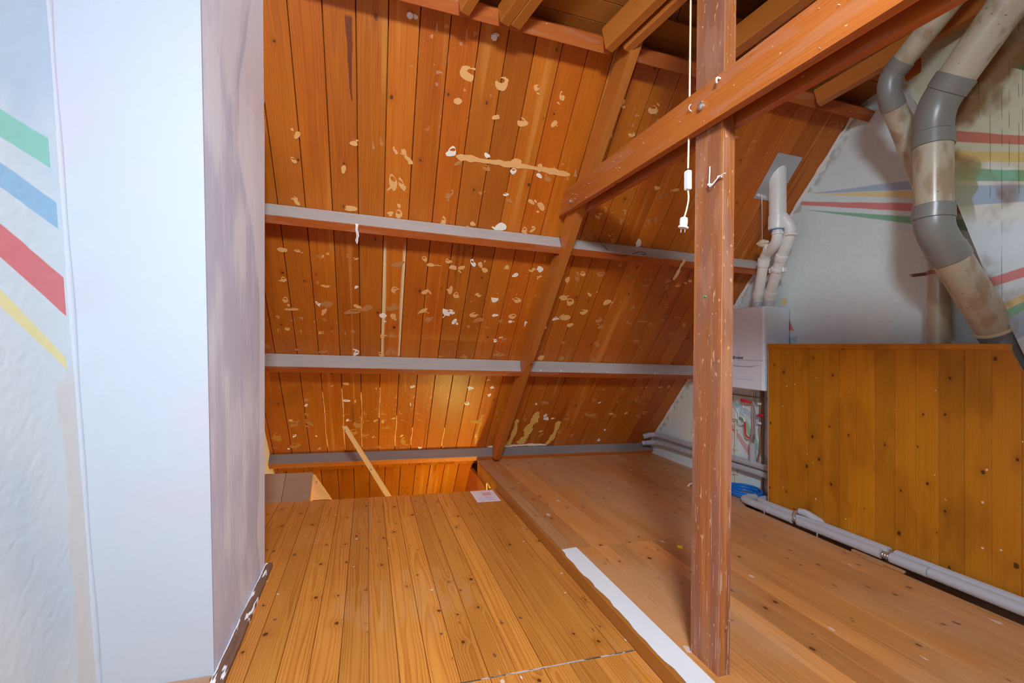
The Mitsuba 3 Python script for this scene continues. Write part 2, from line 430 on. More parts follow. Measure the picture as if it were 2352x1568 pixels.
def gable(p, n, uv):
    y, z = gyz(p)
    w = 0.010 * (noise(y * 9, z * 9) - 0.5)
    c = sprayed(WHITE, y, z, 3.0) * (0.97 + 0.06 * noise(y * 60, z * 60))
    z = z + w * 0.4
    c = band(c, y, z, ((2.872, 2.842), (2.132, 2.700)), ((2.872, 2.842), (2.132, 2.638)), P_BLU, 1.7, 2.87)
    c = band(c, y, z, ((2.856, 2.835), (2.132, 2.632)), ((2.856, 2.835), (2.132, 2.582)), P_YEL, 1.7, 2.86)
    c = band(c, y, z, ((2.94, 2.797), (2.119, 2.543)), ((2.94, 2.767), (2.119, 2.487)), P_RED, 1.6, 2.94)
    c = band(c, y, z, ((2.912, 2.719), (2.119, 2.452)), ((2.912, 2.719), (2.119, 2.402)), P_GRN, 1.6, 2.91)
    c = band(c, y, z, ((3.598, 0.945), (3.324, 0.598)), ((3.637, 0.875), (3.324, 0.510)), P_GRN, 3.0, 3.75, 0.6)
    c = band(c, y, z, ((3.654, 0.742), (3.324, 0.437)), ((3.654, 0.677), (3.388, 0.400)), P_RED, 3.0, 3.75, 0.6)
    c = band(c, y, z, ((3.615, 0.996), (3.363, 0.905)), ((3.615, 0.960), (3.363, 0.800)), P_BLU, 3.3, 3.66, 0.6)
    # remains of painted figures beside the boiler
    c = band(c, y, z, ((3.045, 1.79), (3.0, 1.70)), ((3.045, 1.71), (2.985, 1.70)), P_RED, 2.985, 3.06)
    c = band(c, y, z, ((3.06, 1.645), (2.97, 1.66)), ((3.06, 1.58), (2.97, 1.60)), P_BLU, 2.97, 3.06, 0.7)
    c = mix(c, P_YEL, 0.8 * (1 - smoothstep(0.030, 0.036, dr.sqrt(dr.square(y - 3.10) + dr.square(z - 1.965)) + w)))
    # broken darker edge along the ragged joint below the roof
    edge = (6.206 - z) / 1.155 - y
    g = (1 - smoothstep(0.02, 0.10, edge + 0.10 * (noise(y * 22, z * 22, 5.0) - 0.5)))
    c = mix(c, mi.Color3f(0.30, 0.27, 0.22), 0.55 * g * smoothstep(0.35, 0.6, noise(y * 30, z * 30, 2.0)))
    return c


def breast(p, n, uv):
    y, z = gyz(p)
    w = 0.006 * (noise(y * 14, z * 14) - 0.5)
    c = sprayed(WHITE, y, z, 8.0)
    zz = z + w
    c = band(c, y, zz, ((1.749, 2.830), (1.473, 2.679)), ((1.776, 2.778), (1.473, 2.633)), P_RED)
    c = band(c, y, zz, ((1.776, 2.727), (1.473, 2.592)), ((1.776, 2.665), (1.473, 2.539)), P_YEL)
    c = band(c, y, zz, ((1.780, 2.623), (1.473, 2.496)), ((1.776, 2.549), (1.473, 2.440)), P_GRN)
    c = band(c, y, zz, ((1.755, 2.514), (1.473, 2.422)), ((1.755, 2.389), (1.473, 2.333)), P_BLU)
    c = band(c, y, zz, ((1.625, 1.947), (1.473, 1.990)), ((1.612, 1.897), (1.473, 1.937)), P_RED)
    c = band(c, y, zz, ((1.577, 1.792), (1.473, 1.848)), ((1.563, 1.755), (1.473, 1.804)), P_YEL)
    c = band(c, y, zz, ((1.563, 1.755), (1.473, 1.804)), ((1.552, 1.709), (1.473, 1.758)), P_GRN)
    c = band(c, y, zz, ((1.552, 1.709), (1.473, 1.758)), ((1.508, 1.598), (1.473, 1.625)), P_BLU)
    c = band(c, y, zz, ((1.54, 3.10), (1.40, 3.20)), ((1.54, 3.09), (1.40, 2.95)), mi.Color3f(0.05, 0.17, 0.07), 1.2, 1.52)
    # brown leak stains from the pipe joints, yellowed paint around them and tarry runs below
    s = fbm(y * 6.5, z * 5.0, 2.0, 4)
    c = mix(c, c * mi.Color3f(0.80, 0.74, 0.52), 0.8 * smoothstep(0.44, 0.56, fbm(y * 3.1, z * 2.1, 9.0, 4) + 0.25 * smoothstep(2.6, 3.1, z)) * smoothstep(2.3, 2.5, z))
    a = (z - 2.93) + 0.9 * (y - 1.66)
    m1 = dr.exp(-dr.square((z - 2.98 - 0.55 * (1.68 - y)) / 0.16) - dr.square(dr.maximum(0, 1.58 - y) / 0.16))
    m2 = dr.exp(-dr.square((z - 2.62) / 0.14) - dr.square((y - 1.80) / 0.09))
    st = smoothstep(0.42, 0.66, s * 0.75 + 0.36 * dr.maximum(m1, m2))
    c = mix(c, mi.Color3f(0.24, 0.125, 0.045), 0.92 * st)
    c = mix(c, mi.Color3f(0.30, 0.30, 0.14), 0.75 * smoothstep(1.660, 1.672, y + 0.07 * (noise(z * 17, y * 9, 3.0) - 0.5)) * smoothstep(2.28, 2.42, z + 0.08 * s) * (1 - smoothstep(2.60, 2.64, z)))
    cy = dr.floor(y / 0.028)
    ry = cell_rand(cy, 3)
    lx = dr.abs(y - (cy + 0.2 + 0.6 * ry) * 0.028 + 0.002 * (noise(z * 6, cy) - 0.5))
    z1 = 2.95 + 0.35 * cell_rand(cy, 5)
    z0 = z1 - 0.25 - 1.1 * dr.square(cell_rand(cy, 7))
    on = dr.select((cell_rand(cy, 9) < 0.6) & (z < z1) & (z > z0), 1.0, 0.0) * smoothstep(0.25, 0.5, noise(z * 14, cy))
    return mix(c, mi.Color3f(0.07, 0.05, 0.03), 0.65 * on * (1 - smoothstep(0.0006, 0.0020, lx)))


def left_mural(p, n, uv):
    y, z = p.y, hz(p)
    zz = z + 0.005 * (noise(y * 20, z * 20) - 0.5)
    c = mix(mi.Color3f(0.56, 0.65, 0.70), mi.Color3f(0.45, 0.57, 0.67), smoothstep(0.38, 0.62, fbm(y * 1.7, z * 1.1, 1.0, 3)))
    # one smear of beige roller paint beside the corner
    c = mix(c, mi.Color3f(0.58, 0.57, 0.55), 0.8 * smoothstep(2.12, 2.15, y + 0.05 * (noise(y * 9, z * 6, 3.0) - 0.5)) * (1 - smoothstep(1.28, 1.40, z + 0.1 * noise(y * 8, z * 8))))
    c = band(c, y, zz, ((1.950, 2.190), (2.193, 2.197)), ((1.941, 2.097), (2.197, 2.084)), mi.Color3f(0.22, 0.55, 0.44), y1=2.19)
    c = band(c, y, zz, ((1.932, 2.011), (2.209, 1.959)), ((1.924, 1.928), (2.205, 1.858)), mi.Color3f(0.24, 0.45, 0.64), y1=2.21)
    c = band(c, y, zz, ((1.912, 1.806), (2.210, 1.677)), ((1.901, 1.694), (2.219, 1.522)), mi.Color3f(0.60, 0.13, 0.14), y1=2.22)
    c = band(c, y, zz, ((1.891, 1.592), (2.103, 1.433)), ((1.885, 1.537), (2.038, 1.429)), mi.Color3f(0.70, 0.65, 0.30), y1=2.20)
    return c


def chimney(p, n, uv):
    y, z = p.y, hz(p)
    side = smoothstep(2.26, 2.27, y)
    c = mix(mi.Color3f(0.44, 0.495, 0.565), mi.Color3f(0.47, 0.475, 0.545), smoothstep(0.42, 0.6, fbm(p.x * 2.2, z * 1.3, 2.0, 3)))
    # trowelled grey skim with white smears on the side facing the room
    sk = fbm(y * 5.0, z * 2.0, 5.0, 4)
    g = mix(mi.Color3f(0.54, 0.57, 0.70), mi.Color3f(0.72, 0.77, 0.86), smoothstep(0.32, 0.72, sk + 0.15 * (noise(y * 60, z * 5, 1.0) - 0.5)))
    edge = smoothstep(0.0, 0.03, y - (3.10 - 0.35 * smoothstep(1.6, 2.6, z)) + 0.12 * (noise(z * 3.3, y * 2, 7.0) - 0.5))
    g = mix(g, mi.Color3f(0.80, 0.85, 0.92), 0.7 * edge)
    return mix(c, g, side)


def rough_bump(p, n, uv):
    return fbm(p.x * 40 + p.y * 40, p.z * 40, 2.0, 3) + 0.5 * noise(p.x * 9 + p.y * 9, p.z * 9, 5.0)


tex('mat_gable', gable, 0.75, 0.25)
tex('mat_breast', breast, 0.75, 0.25)
tex('mat_left_mural', left_mural, 0.75, 0.25, bump=(rough_bump, 2e-3, 0.003))
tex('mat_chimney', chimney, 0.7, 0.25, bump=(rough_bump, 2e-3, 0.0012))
plain('mat_plaster', (0.74, 0.72, 0.68), 0.85, 0.2)
plain('mat_white_paint', (0.72, 0.745, 0.77), 0.45)
plain('mat_filler_white', (0.80, 0.74, 0.62), 0.85, 0.2)
plain('mat_filler_cream', (0.72, 0.39, 0.14), 0.85, 0.2)
plain('mat_filler_tan', (0.48, 0.20, 0.06), 0.8, 0.2)
plain('mat_foam_yellow', (0.72, 0.44, 0.10), 0.85, 0.2)
plain('mat_dark', (0.02, 0.015, 0.012), 0.9, 0.1)
plain('mat_enamel', (0.72, 0.80, 0.89), 0.3)
plain('mat_pvc_white', (0.72, 0.75, 0.72), 0.35)
plain('mat_pvc_grey', (0.20, 0.205, 0.19), 0.32)
plain('mat_pvc_lightgrey', (0.46, 0.47, 0.50), 0.4)
plain('mat_lagging', (0.43, 0.44, 0.475), 0.7, 0.25)
plain('mat_zinc', (0.52, 0.55, 0.57), 0.45, metal=0.6)
plain('mat_steel', (0.62, 0.62, 0.62), 0.3, metal=0.9)
plain('mat_copper', (0.36, 0.17, 0.10), 0.4, metal=0.5)
plain('mat_brown_pipe', (0.12, 0.06, 0.04), 0.5)
plain('mat_red', (0.62, 0.02, 0.04), 0.4)
plain('mat_blue_hose', (0.01, 0.16, 0.55), 0.3)
plain('mat_blue_ring', (0.08, 0.25, 0.55), 0.4)
plain('mat_cream', (0.64, 0.58, 0.41), 0.5)
plain('mat_yellow', (0.85, 0.60, 0.02), 0.5)
plain('mat_black', (0.02, 0.02, 0.025), 0.5)
plain('mat_paper', (0.78, 0.78, 0.90), 0.25, coat=0.6)
plain('mat_pink_print', (0.72, 0.42, 0.38), 0.6)
plain('mat_rag', (0.84, 0.83, 0.82), 0.8)
plain('mat_cream_rag', (0.76, 0.58, 0.30), 0.8)
plain('mat_handrail', (0.80, 0.52, 0.10), 0.4)


def old_pvc(p, n, uv):
    c = mix(mi.Color3f(0.42, 0.375, 0.25), mi.Color3f(0.48, 0.455, 0.36), noise(p.x * 6, p.y * 6, p.z * 3))
    s = fbm(p.x * 14, p.y * 14, p.z * 5, 4)
    c = mix(c, mi.Color3f(0.28, 0.17, 0.08), 0.65 * smoothstep(0.50, 0.72, s))
    return mix(c, mi.Color3f(0.10, 0.07, 0.05), 0.8 * smoothstep(0.93, 0.95, noise(p.x * 70, p.y * 70, p.z * 70)))


tex('mat_old_pvc', old_pvc, 0.28, 0.5)

PATCHES = """0.57,2.687,91,93,1 0.788,2.697,76,104,1 1.013,2.683,49,49,1 1.189,2.693,51,67,1 0.532,2.791,47,50,1 0.785,2.824,54,31,1 0.963,2.823,81,80,1 1.182,2.804,44,54,1 -0.409,3.027,43,44,1 -0.435,3.009,21,17,1 -0.084,3.025,54,37,1 0.169,3.026,38,61,1 0.223,3.026,43,47,1 0.257,3.055,63,68,1 -0.442,3.131,40,47,1 -0.151,3.138,37,64,1 0.527,2.995,75,72,0 0.767,2.983,46,44,0 0.979,2.989,80,45,1 0.969,3.032,49,41,0 1.154,2.989,44,35,1 1.163,3.035,45,47,0 1.235,3.045,56,53,2 0.579,3.037,61,35,2 0.775,3.038,63,40,2 0.162,3.164,54,144,1 0.22,3.168,60,93,1 -0.459,3.297,46,42,1 -0.448,3.313,33,48,1 -0.104,3.31,93,49,1 0.151,3.309,43,51,1 0.209,3.308,57,73,1 0.551,3.182,58,65,2 0.764,3.156,32,27,2 0.95,3.146,44,27,0 0.991,3.175,68,34,2 1.154,3.164,58,68,1 1.233,3.179,64,75,1 0.528,3.315,49,52,1 0.745,3.314,54,45,1 0.96,3.312,105,73,0 1.149,3.313,46,49,1 1.215,3.31,46,56,1 1.611,2.67,45,56,1 1.856,2.669,80,86,1 1.6,2.804,51,55,1 1.762,2.784,56,43,1 2.12,3.001,50,32,1 2.291,2.997,51,37,1 1.714,3.19,66,63,1 1.922,3.2,51,56,2 2.17,3.181,49,57,2 2.226,3.168,44,64,2 2.225,3.029,25,45,2 2.182,3.043,42,60,2 1.704,3.308,65,50,2 1.87,3.285,51,23,1 1.919,3.315,60,51,2 2.159,3.31,57,67,0 2.209,3.315,41,48,2 2.086,3.289,20,16,2 2.068,3.454,50,43,2 2.19,3.523,78,44,2 2.378,3.533,40,36,2 2.419,3.528,31,41,2 2.408,3.572,86,42,2 2.608,3.528,69,55,2 2.728,3.552,75,42,1 2.84,3.513,56,46,1 2.798,3.529,28,23,1 2.631,3.571,56,47,2 2.716,3.456,37,36,2 1.89,3.668,39,37,1 1.949,3.646,22,14,1 2.088,3.712,62,73,1 2.144,3.712,22,24,1 2.379,3.737,47,60,2 2.653,3.716,58,35,2 2.725,3.712,58,51,2 -0.577,3.555,59,42,1 -0.478,3.553,45,24,1 -0.346,3.573,31,19,2 -0.311,3.568,26,28,1 -0.279,3.553,20,19,1 -0.144,3.556,23,28,2 -0.081,3.568,42,19,1 0.217,3.575,123,37,2 0.415,3.533,51,63,1 0.465,3.565,98,29,1 0.598,3.534,58,51,1 0.642,3.568,83,48,1 0.707,3.564,60,34,1 0.794,3.532,48,68,0 0.856,3.535,49,68,1 0.898,3.567,55,42,1 1.078,3.536,60,58,1 1.159,3.58,64,40,0 1.294,3.54,58,40,1 1.362,3.529,59,56,0 1.374,3.576,33,36,1 -0.594,3.719,51,53,1 -0.307,3.738,38,48,1 -0.363,3.722,32,34,2 -0.085,3.732,31,35,0 0.197,3.729,69,50,1 0.439,3.73,66,51,1 0.645,3.708,39,88,1 0.698,3.739,56,75,1 0.886,3.727,45,42,1 1.034,3.751,66,70,0 1.229,3.741,74,62,1 -0.6,3.841,53,64,1 -0.305,3.849,94,80,2 -0.373,3.852,27,51,0 -0.331,3.901,67,60,1 -0.564,3.896,91,41,1 -0.129,3.891,109,53,2 -0.082,3.855,57,37,1 -0.013,3.861,104,60,2 0.186,3.851,107,84,2 0.119,3.905,60,70,0 0.2,3.906,72,63,1 0.441,3.856,99,39,1 0.63,3.86,76,71,0 0.684,3.857,58,56,0 0.716,3.92,42,74,0 0.488,3.917,69,56,2 0.868,3.864,72,65,1 0.934,3.897,87,58,2 1.064,3.858,54,36,0 1.13,3.899,55,42,2 1.225,3.858,76,66,1 1.217,3.898,49,34,0 1.364,3.902,28,51,0 -0.616,4.028,39,31,1 -0.372,4.042,40,45,1 -0.119,4.024,33,41,2 0.118,4.051,52,70,1 0.195,4.044,62,50,2 1.122,4.049,57,50,0 1.196,4.027,64,63,2 -0.355,4.177,71,55,2 -0.095,4.181,62,70,0 0.112,4.187,51,54,1 0.175,4.164,70,107,2 0.22,4.168,52,62,2 0.859,4.187,99,47,2 0.636,4.189,34,37,2 1.194,4.159,88,76,2 -0.785,4.154,44,49,2 -0.564,4.171,69,25,2 1.563,3.54,47,58,1 1.63,3.58,52,62,1 1.707,3.535,34,58,2 1.756,3.534,58,58,1 1.722,3.572,49,52,2 1.649,3.702,71,63,1 1.727,3.73,65,89,1 1.886,3.667,32,51,1 1.924,3.526,99,59,2 1.893,3.795,82,59,1 1.557,3.917,56,66,0 1.728,3.846,103,77,1 1.636,3.856,66,68,0 1.805,3.897,75,62,1 2.076,3.848,93,88,2 2.128,3.899,79,72,2 2.082,3.716,45,66,1 1.545,4.061,45,84,2 1.8,4.04,47,47,2 2.167,4.047,82,62,2 1.62,4.176,70,75,1 1.845,4.178,64,64,2 2.195,4.179,50,41,2 2.405,3.857,65,36,2 2.543,3.839,115,22,2 2.654,3.853,67,46,2 2.767,3.817,101,54,2 2.918,3.786,85,45,2 2.77,3.968,52,49,2 2.581,4.001,68,49,2 2.951,3.923,79,48,2 3.033,3.843,70,56,1 -0.189,4.433,57,51,1 -0.309,4.451,17,30,1 0.075,4.472,28,26,1 0.407,4.451,58,43,0 -0.195,4.582,62,38,0 -0.115,4.587,25,55,1 -0.544,4.577,53,74,2 -0.551,4.621,27,54,0 0.119,4.62,51,51,2 0.403,4.617,14,57,0 -0.555,4.709,37,45,2 -0.39,4.704,38,28,2 -0.229,4.721,16,40,1 -0.7,4.764,50,43,1 -0.675,4.8,98,127,2 -0.192,4.769,47,38,0 0.076,4.772,45,42,1 0.144,4.785,30,61,1 0.246,4.755,46,48,1 -0.087,4.805,111,132,2 -0.54,4.791,76,116,2 -0.69,4.919,40,48,0 -0.492,4.924,18,27,0 0.052,4.945,31,49,1 0.339,4.941,34,50,1 -0.762,5.049,30,25,0 -0.695,5.047,29,32,2 -0.478,5.058,41,33,1 0.112,5.056,76,54,2 0.348,5.073,41,21,2 0.549,5.084,34,49,0 -0.253,5.053,34,33,2 -0.874,5.037,42,25,2 0.979,4.458,66,52,0 1.197,4.453,45,42,0 1.19,4.526,29,49,0 0.974,4.609,64,61,0 1.137,4.38,28,30,0 1.167,4.74,44,47,2 1.147,4.791,48,72,2 1.147,4.965,33,64,1 0.805,5.07,37,37,2 1.5,4.744,50,30,2 1.648,4.749,47,37,2 1.661,4.785,51,43,2 1.704,4.459,28,22,2 1.739,4.616,33,44,0 1.807,4.61,38,47,2 1.912,4.922,54,46,1 1.929,4.966,55,74,2 1.835,4.603,103,37,2 2.17,4.602,39,30,2 2.408,4.577,35,46,2 2.491,4.602,41,19,0 2.725,4.597,42,55,2 2.963,4.579,98,63,2 1.89,4.742,56,47,0 1.916,4.778,79,45,0 1.993,4.774,51,35,0 2.165,4.736,40,48,2 2.175,4.785,81,57,2 2.4,4.731,47,65,2 2.486,4.747,96,82,2 2.718,4.73,68,49,1 2.776,4.756,87,59,2 2.912,4.724,50,50,1 3.085,4.759,77,60,2 3.166,4.715,64,59,2 2.326,4.983,49,71,2 2.74,4.923,38,36,0 2.729,5.052,52,65,0 2.939,4.441,33,33,2 2.994,4.432,34,30,1 3.176,4.431,49,38,1 3.282,4.423,56,53,1 2.473,4.464,45,29,2 2.712,4.457,58,44,2 2.145,4.939,48,69,2 2.157,5.066,61,45,2"""

# ------------------------------------------------------------------ the shell: roof slope, ceiling, gables, floors
RS = RSC
S49 = math.hypot(1.0, 1.155)
RN = np.array([0, -1.155, -1.0]) / S49            # into the room
RU = np.array([0, -1.0, 1.155]) / S49             # up the slope
EX = np.array([1.0, 0, 0])


def roof(x, y, d=0.0):
    return np.array([x, y, 6.206 - 1.155 * y]) + RN * d


tag('ceiling', 'steep roof slope of stained brown boards with filler spots, ridge ceiling above', None, kind='structure')
jx = [-0.568 + 0.1688 * k for k in range(-4, 25)]
for i in range(len(jx) - 1):
    a, b = jx[i] + 0.0024, min(jx[i + 1] - 0.0024, 3.498)
    if a > 3.47 or b < -1.2:
        continue
    d = float(rng.uniform(-0.0015, 0.0015))
    m = M().prism(rect(b - a, 0.02, 0.0025), roof(a, 5.30, d - 0.02), roof(a, 2.28, d - 0.02), EX, RN, i, 0.0)
    part('ceiling', 'plank', m, 'mat_roof_sap' if i == 8 else 'mat_roof')
lower = [0.187 + 0.1685 * k for k in range(-7, 7)]
for i in range(len(lower) - 1):
    a, b = max(lower[i] + 0.003, -0.935), lower[i + 1] - 0.003
    d = float(rng.uniform(-0.004, 0.001)) - 0.012
    m = M().prism(rect(b - a, 0.02, 0.002), roof(a, 6.55, d - 0.02), roof(a, 5.16, d - 0.02), EX, RN, 40 + i, 0.0)
    part('ceiling', 'plank', m, 'mat_roof')
emit('ceiling__under_boarding', M().prism(rect(4.9, 0.01), roof(-1.3, 6.6, -0.07), roof(-1.3, 2.2, -0.07), EX, RN), 'mat_upper')

# filler spots where wallpaper battens were pulled off: x, y on the slope, width, height in mm, tone
tones = ['mat_filler_white', 'mat_filler_cream', 'mat_filler_tan']
for k, s in enumerate(PATCHES.split()):
    x, y, w, h, t = (float(q) for q in s.split(','))
    part('ceiling', 'filler_spot', dab(smear(w / 1000 * 1.05, h / 1000 * 1.05, 100 + k), roof(x, y, -0.001), EX, RU, 0.003 + 0.001 * (k % 3)), tones[int(t)])


def ragged(pts, w, seed, t=0.004):
    """A ragged strip along points on the slope."""
    g = np.random.default_rng(seed)
    p = np.array(pts)
    k = np.linspace(0, len(p) - 1, 26)
    c = np.stack([np.interp(k, np.arange(len(p)), p[:, i]) for i in (0, 1)], 1)
    d = np.gradient(c, axis=0)
    n = np.stack([-d[:, 1] * S49, d[:, 0]], 1)
    n /= np.linalg.norm(n, axis=1, keepdims=True)
    ww = w * (0.6 + 0.5 * np.sin(k * 2.1 + seed) ** 2)
    ww[0] = ww[-1] = w * 0.3
    A = c + n * (ww * (0.4 + 0.35 * g.random(26)))[:, None] * [1, 1 / S49]
    B = c - n * (ww * (0.4 + 0.35 * g.random(26)))[:, None] * [1, 1 / S49]
    y0 = c[0, 1]
    out = [(x, (y0 - y) * S49) for x, y in np.vstack([A, B[::-1]])]
    return plate(Polygon(out).buffer(0).exterior.coords[:-1] if Polygon(out).buffer(0).geom_type == 'Polygon' else out, roof(0, y0, -0.001), EX, RU, t)


part('ceiling', 'filler_strip', ragged([(0.561, 3.008), (0.768, 3.009), (0.981, 3.004), (1.206, 3.005), (1.392, 3.008)], 0.034, 1), 'mat_filler_cream')
for q, w, s in (([(1.573, 4.78), (1.585, 4.903), (1.578, 4.988), (1.560, 5.085)], 0.05, 2), ([(1.785, 4.70), (1.781, 4.799), (1.745, 4.864), (1.746, 4.966), (1.70, 5.072)], 0.075, 3), ([(2.087, 4.807), (2.092, 4.927), (2.083, 5.017), (2.04, 5.081)], 0.05, 4)):
    part('ceiling', 'foam_run', ragged(q, w, s, 0.008), 'mat_foam_yellow')
part('ceiling', 'foam_run', ragged([(1.32, 5.095), (1.6, 5.09), (1.8, 5.085), (2.05, 5.09)], 0.03, 6, 0.006), 'mat_filler_white')
for k, (x, ya, yb) in enumerate(((-0.397, 4.50, 5.05), (-0.229, 4.47, 5.08), (-0.060, 4.50, 5.06), (0.108, 4.46, 4.75), (0.277, 4.72, 5.06), (0.445, 4.85, 5.05), (0.782, 4.86, 5.07), (1.16, 4.72, 5.05))):
    part('ceiling', 'foam_run', ragged([(x, ya), (x + 0.004, (2 * ya + yb) / 3), (x - 0.003, (ya + 2 * yb) / 3), (x + 0.002, yb)], 0.010 if k < 7 else 0.03, 40 + k, 0.003), 'mat_filler_cream' if k < 7 else 'mat_foam_dark')
for k, (x, y, w, h) in enumerate(((-0.84, 4.93, 0.12, 0.26), (-0.70, 5.02, 0.10, 0.10), (-0.14, 4.89, 0.12, 0.10), (0.36, 5.0, 0.10, 0.12), (0.17, 4.85, 0.10, 0.07), (1.10, 4.80, 0.10, 0.07), (-0.03, 4.92, 0.10, 0.08))):
    part('ceiling', 'foam_smear', dab(smear(w, h, 900 + k), roof(x, y, -0.001), EX, RU, 0.002), 'mat_foam_dark')

# flat upper ceiling under the ridge: boards across narrow rafters, open into the dark above between two of them
SK = -0.33                                         # the rafters run askew


def upz(y):
    return 3.36 + 0.235 * (2.5 - y) if y > 1.13 else 3.36 + 0.235 * (2.5 - 1.13) - 0.235 * (1.13 - y)


edges = [2.62, 2.385, 2.262, 2.155] + [2.155 - 0.113 * k for k in range(1, 26)]
edges = [e for e in edges if e > -0.30]
for i in range(len(edges) - 1):
    y1, y0 = edges[i] - 0.0015, edges[i + 1] + 0.0015
    ym = (y0 + y1) / 2
    xa, xb = 1.50 + SK * (ym - 2.40), 2.11 + SK * (ym - 2.40)
    segs = [(-1.2, 3.5)] if i < 2 else [(-1.2, xa), (xb, 3.5)] if ym > 1.13 else [(-1.2, 3.5)]
    for a, b in segs:
        e1 = np.array([0, y1 - y0, upz(y1) - upz(y0)])
        L = np.linalg.norm(e1)
        e1 = e1 / L
        part('ceiling', 'upper_board', M().prism(rect(L, 0.018, 0.002), (a, y0, upz(y0)), (b, y0, upz(y0)), e1, np.cross([1, 0, 0], e1), 60 + i, a), 'mat_upper')
part('ceiling', 'ridge_boarding', M().box((-1.2, -0.8, 4.55), (3.6, 2.7, 4.58), 0), 'mat_upper')
part('ceiling', 'ridge_boarding', M().box((-1.2, 2.62, 3.38), (3.6, 2.66, 4.58), 0), 'mat_upper')
part('ceiling', 'ridge_boarding', M().box((-1.2, -0.36, 3.30), (3.6, -0.32, 4.58), 0), 'mat_upper')

# the slope behind the camera, with the roof window that lights the room
BU = np.array([0, 1.0, 1.155]) / S49
BN = np.array([0, 1.155, -1.0]) / S49


def back(x, y, d=0.0):
    return np.array([x, y, 3.30 + 1.155 * (y + 0.25)]) + BN * d


WIN = [(-0.22, 0.40, -0.74, -0.44)]
for i in range(30):
    a, b = -1.25 + 0.1605 * i, -1.25 + 0.1605 * (i + 1) - 0.003
    cut = [(w[2], w[3]) for w in WIN if b > w[0] and a < w[1]]
    spans = [(-3.2, -0.23)] if not cut else [(-3.2, cut[0][0]), (cut[0][1], -0.23)]
    for y0, y1 in spans:
        part('ceiling', 'back_plank', M().prism(rect(b - a, 0.02), back(a, y0, -0.02), back(a, y1, -0.02), EX, BN, 90 + i), 'mat_upper')
for k, (x0, x1, y0, y1) in enumerate(WIN):
    key = numbered('window_1')
    tag(key, 'roof window in the slope behind the camera', None, kind='structure')
    o, L = back(x0, y0, -0.06), (y1 - y0) * S49
    for a0, a1, b0, b1 in ((-0.06, 0.0, -0.06, L + 0.06), (x1 - x0, x1 - x0 + 0.06, -0.06, L + 0.06), (0, x1 - x0, -0.06, 0), (0, x1 - x0, L, L + 0.06)):
        part(key, 'frame', plate([(a0, b0), (a1, b0), (a1, b1), (a0, b1)], o, EX, BU, -0.09), 'mat_white_paint')
    v = sag([o, o + EX * (x1 - x0), o + EX * (x1 - x0) + BU * L, o + BU * L])
    f = np.array([[0, 2, 1], [0, 3, 2]])
    nn = np.cross(v[f[0][1]] - v[f[0][0]], v[f[0][2]] - v[f[0][0]])
    if nn @ BN < 0:
        f = f[:, ::-1]
    scene[key + '__pane'] = mikit.ply((v, f), plain('mat_pane', (0.8, 0.85, 0.9), 0.2), emitter={'type': 'area', 'radiance': rgb(DAYLIGHT)})

# gables and walls
thing('wall_right', tbox((3.5, -3.7, -1.8), (3.62, 6.3, 4.6)), 'mat_gable', 'right gable wall with faded painted stripes and sprayed sky', None, kind='structure')
RS = 1.0
MS = -0.05906
lw = [(-1.196 + MS * (z - 2.759), y, z) for y, z in ((-3.7, -0.05), (2.27, -0.05), (2.27, 4.6), (-3.7, 4.6))]
lw2 = [(x - 0.12, y, z) for x, y, z in lw]
thing('wall_left', (np.array(lw + lw2), np.array([[0, 1, 2], [0, 2, 3], [4, 6, 5], [4, 7, 6], [1, 5, 6], [1, 6, 2], [0, 4, 5], [0, 5, 1], [3, 2, 6], [3, 6, 7], [0, 3, 7], [0, 7, 4]])), 'mat_left_mural', 'white wall at the left edge with diagonal green, blue, red and yellow stripes', None, kind='structure')
# chimney breast: front towards the camera, leaning side face that is skimmed up to the roof boards
nz = 40
zs = np.linspace(-0.02, 3.9, nz)
Vc, Fc = [], []
for z in zs:
    yb = 3.28 if z < 2.80 else min(3.28, (6.594 - z) / 1.155 + 0.02)
    yb = max(yb, 2.27)
    xf = -0.630 - 0.0175 * z
    xb = -0.1935 * yb if z > 2.80 else -0.6345
    m = 12
    Vc.append((-1.7, 2.25, z))
    Vc.append((xf, 2.25, z))
    for q in range(1, m + 1):
        t = q / m
        Vc.append((xf * (1 - t) + xb * t, 2.25 + (yb - 2.25) * t, z))
    Vc.append((-1.7, yb, z))
k = 12 + 3
for i in range(nz - 1):
    for j in range(k):
        a, b = i * k + j, i * k + (j + 1) % k
        Fc += [(a, b, b + k), (a, b + k, a + k)]
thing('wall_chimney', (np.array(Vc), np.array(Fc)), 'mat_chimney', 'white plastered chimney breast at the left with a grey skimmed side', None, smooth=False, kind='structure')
# rounded plaster in the inner corner
cor = []
for z in np.linspace(-0.02, 3.4, 50):
    x = -1.196 + MS * (z - 2.759)
    cor.append((x + 0.002, 2.249, z))
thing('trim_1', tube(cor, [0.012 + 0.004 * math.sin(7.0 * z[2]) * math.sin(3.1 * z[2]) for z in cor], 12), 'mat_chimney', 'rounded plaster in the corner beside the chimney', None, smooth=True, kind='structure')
RS = RSC
thing('wall_far_left', tbox((-1.05, 3.2, -1.8), (-0.94, 6.4, 3.2)), 'mat_plaster', 'narrow strip of pale plaster wall at the far left beside the stair opening', None, kind='structure')
RS = RSC
# leaning chimney breast on the right gable
thing('wall_right_breast', plate([(2.22, 3.72), (2.015, 3.214), (1.95, 3.057), (1.749, 2.372), (1.621, 1.946), (1.493, 1.581), (1.40, 1.32), (1.40, 0.5), (-1.5, 0.5), (-1.5, 3.72)][::-1], (3.30, 0, 0), (0, 1, 0), (0, 0, 1), 0.21), 'mat_breast', 'leaning white flue breast at the right edge with coloured stripes and brown leak stains', None, kind='structure')
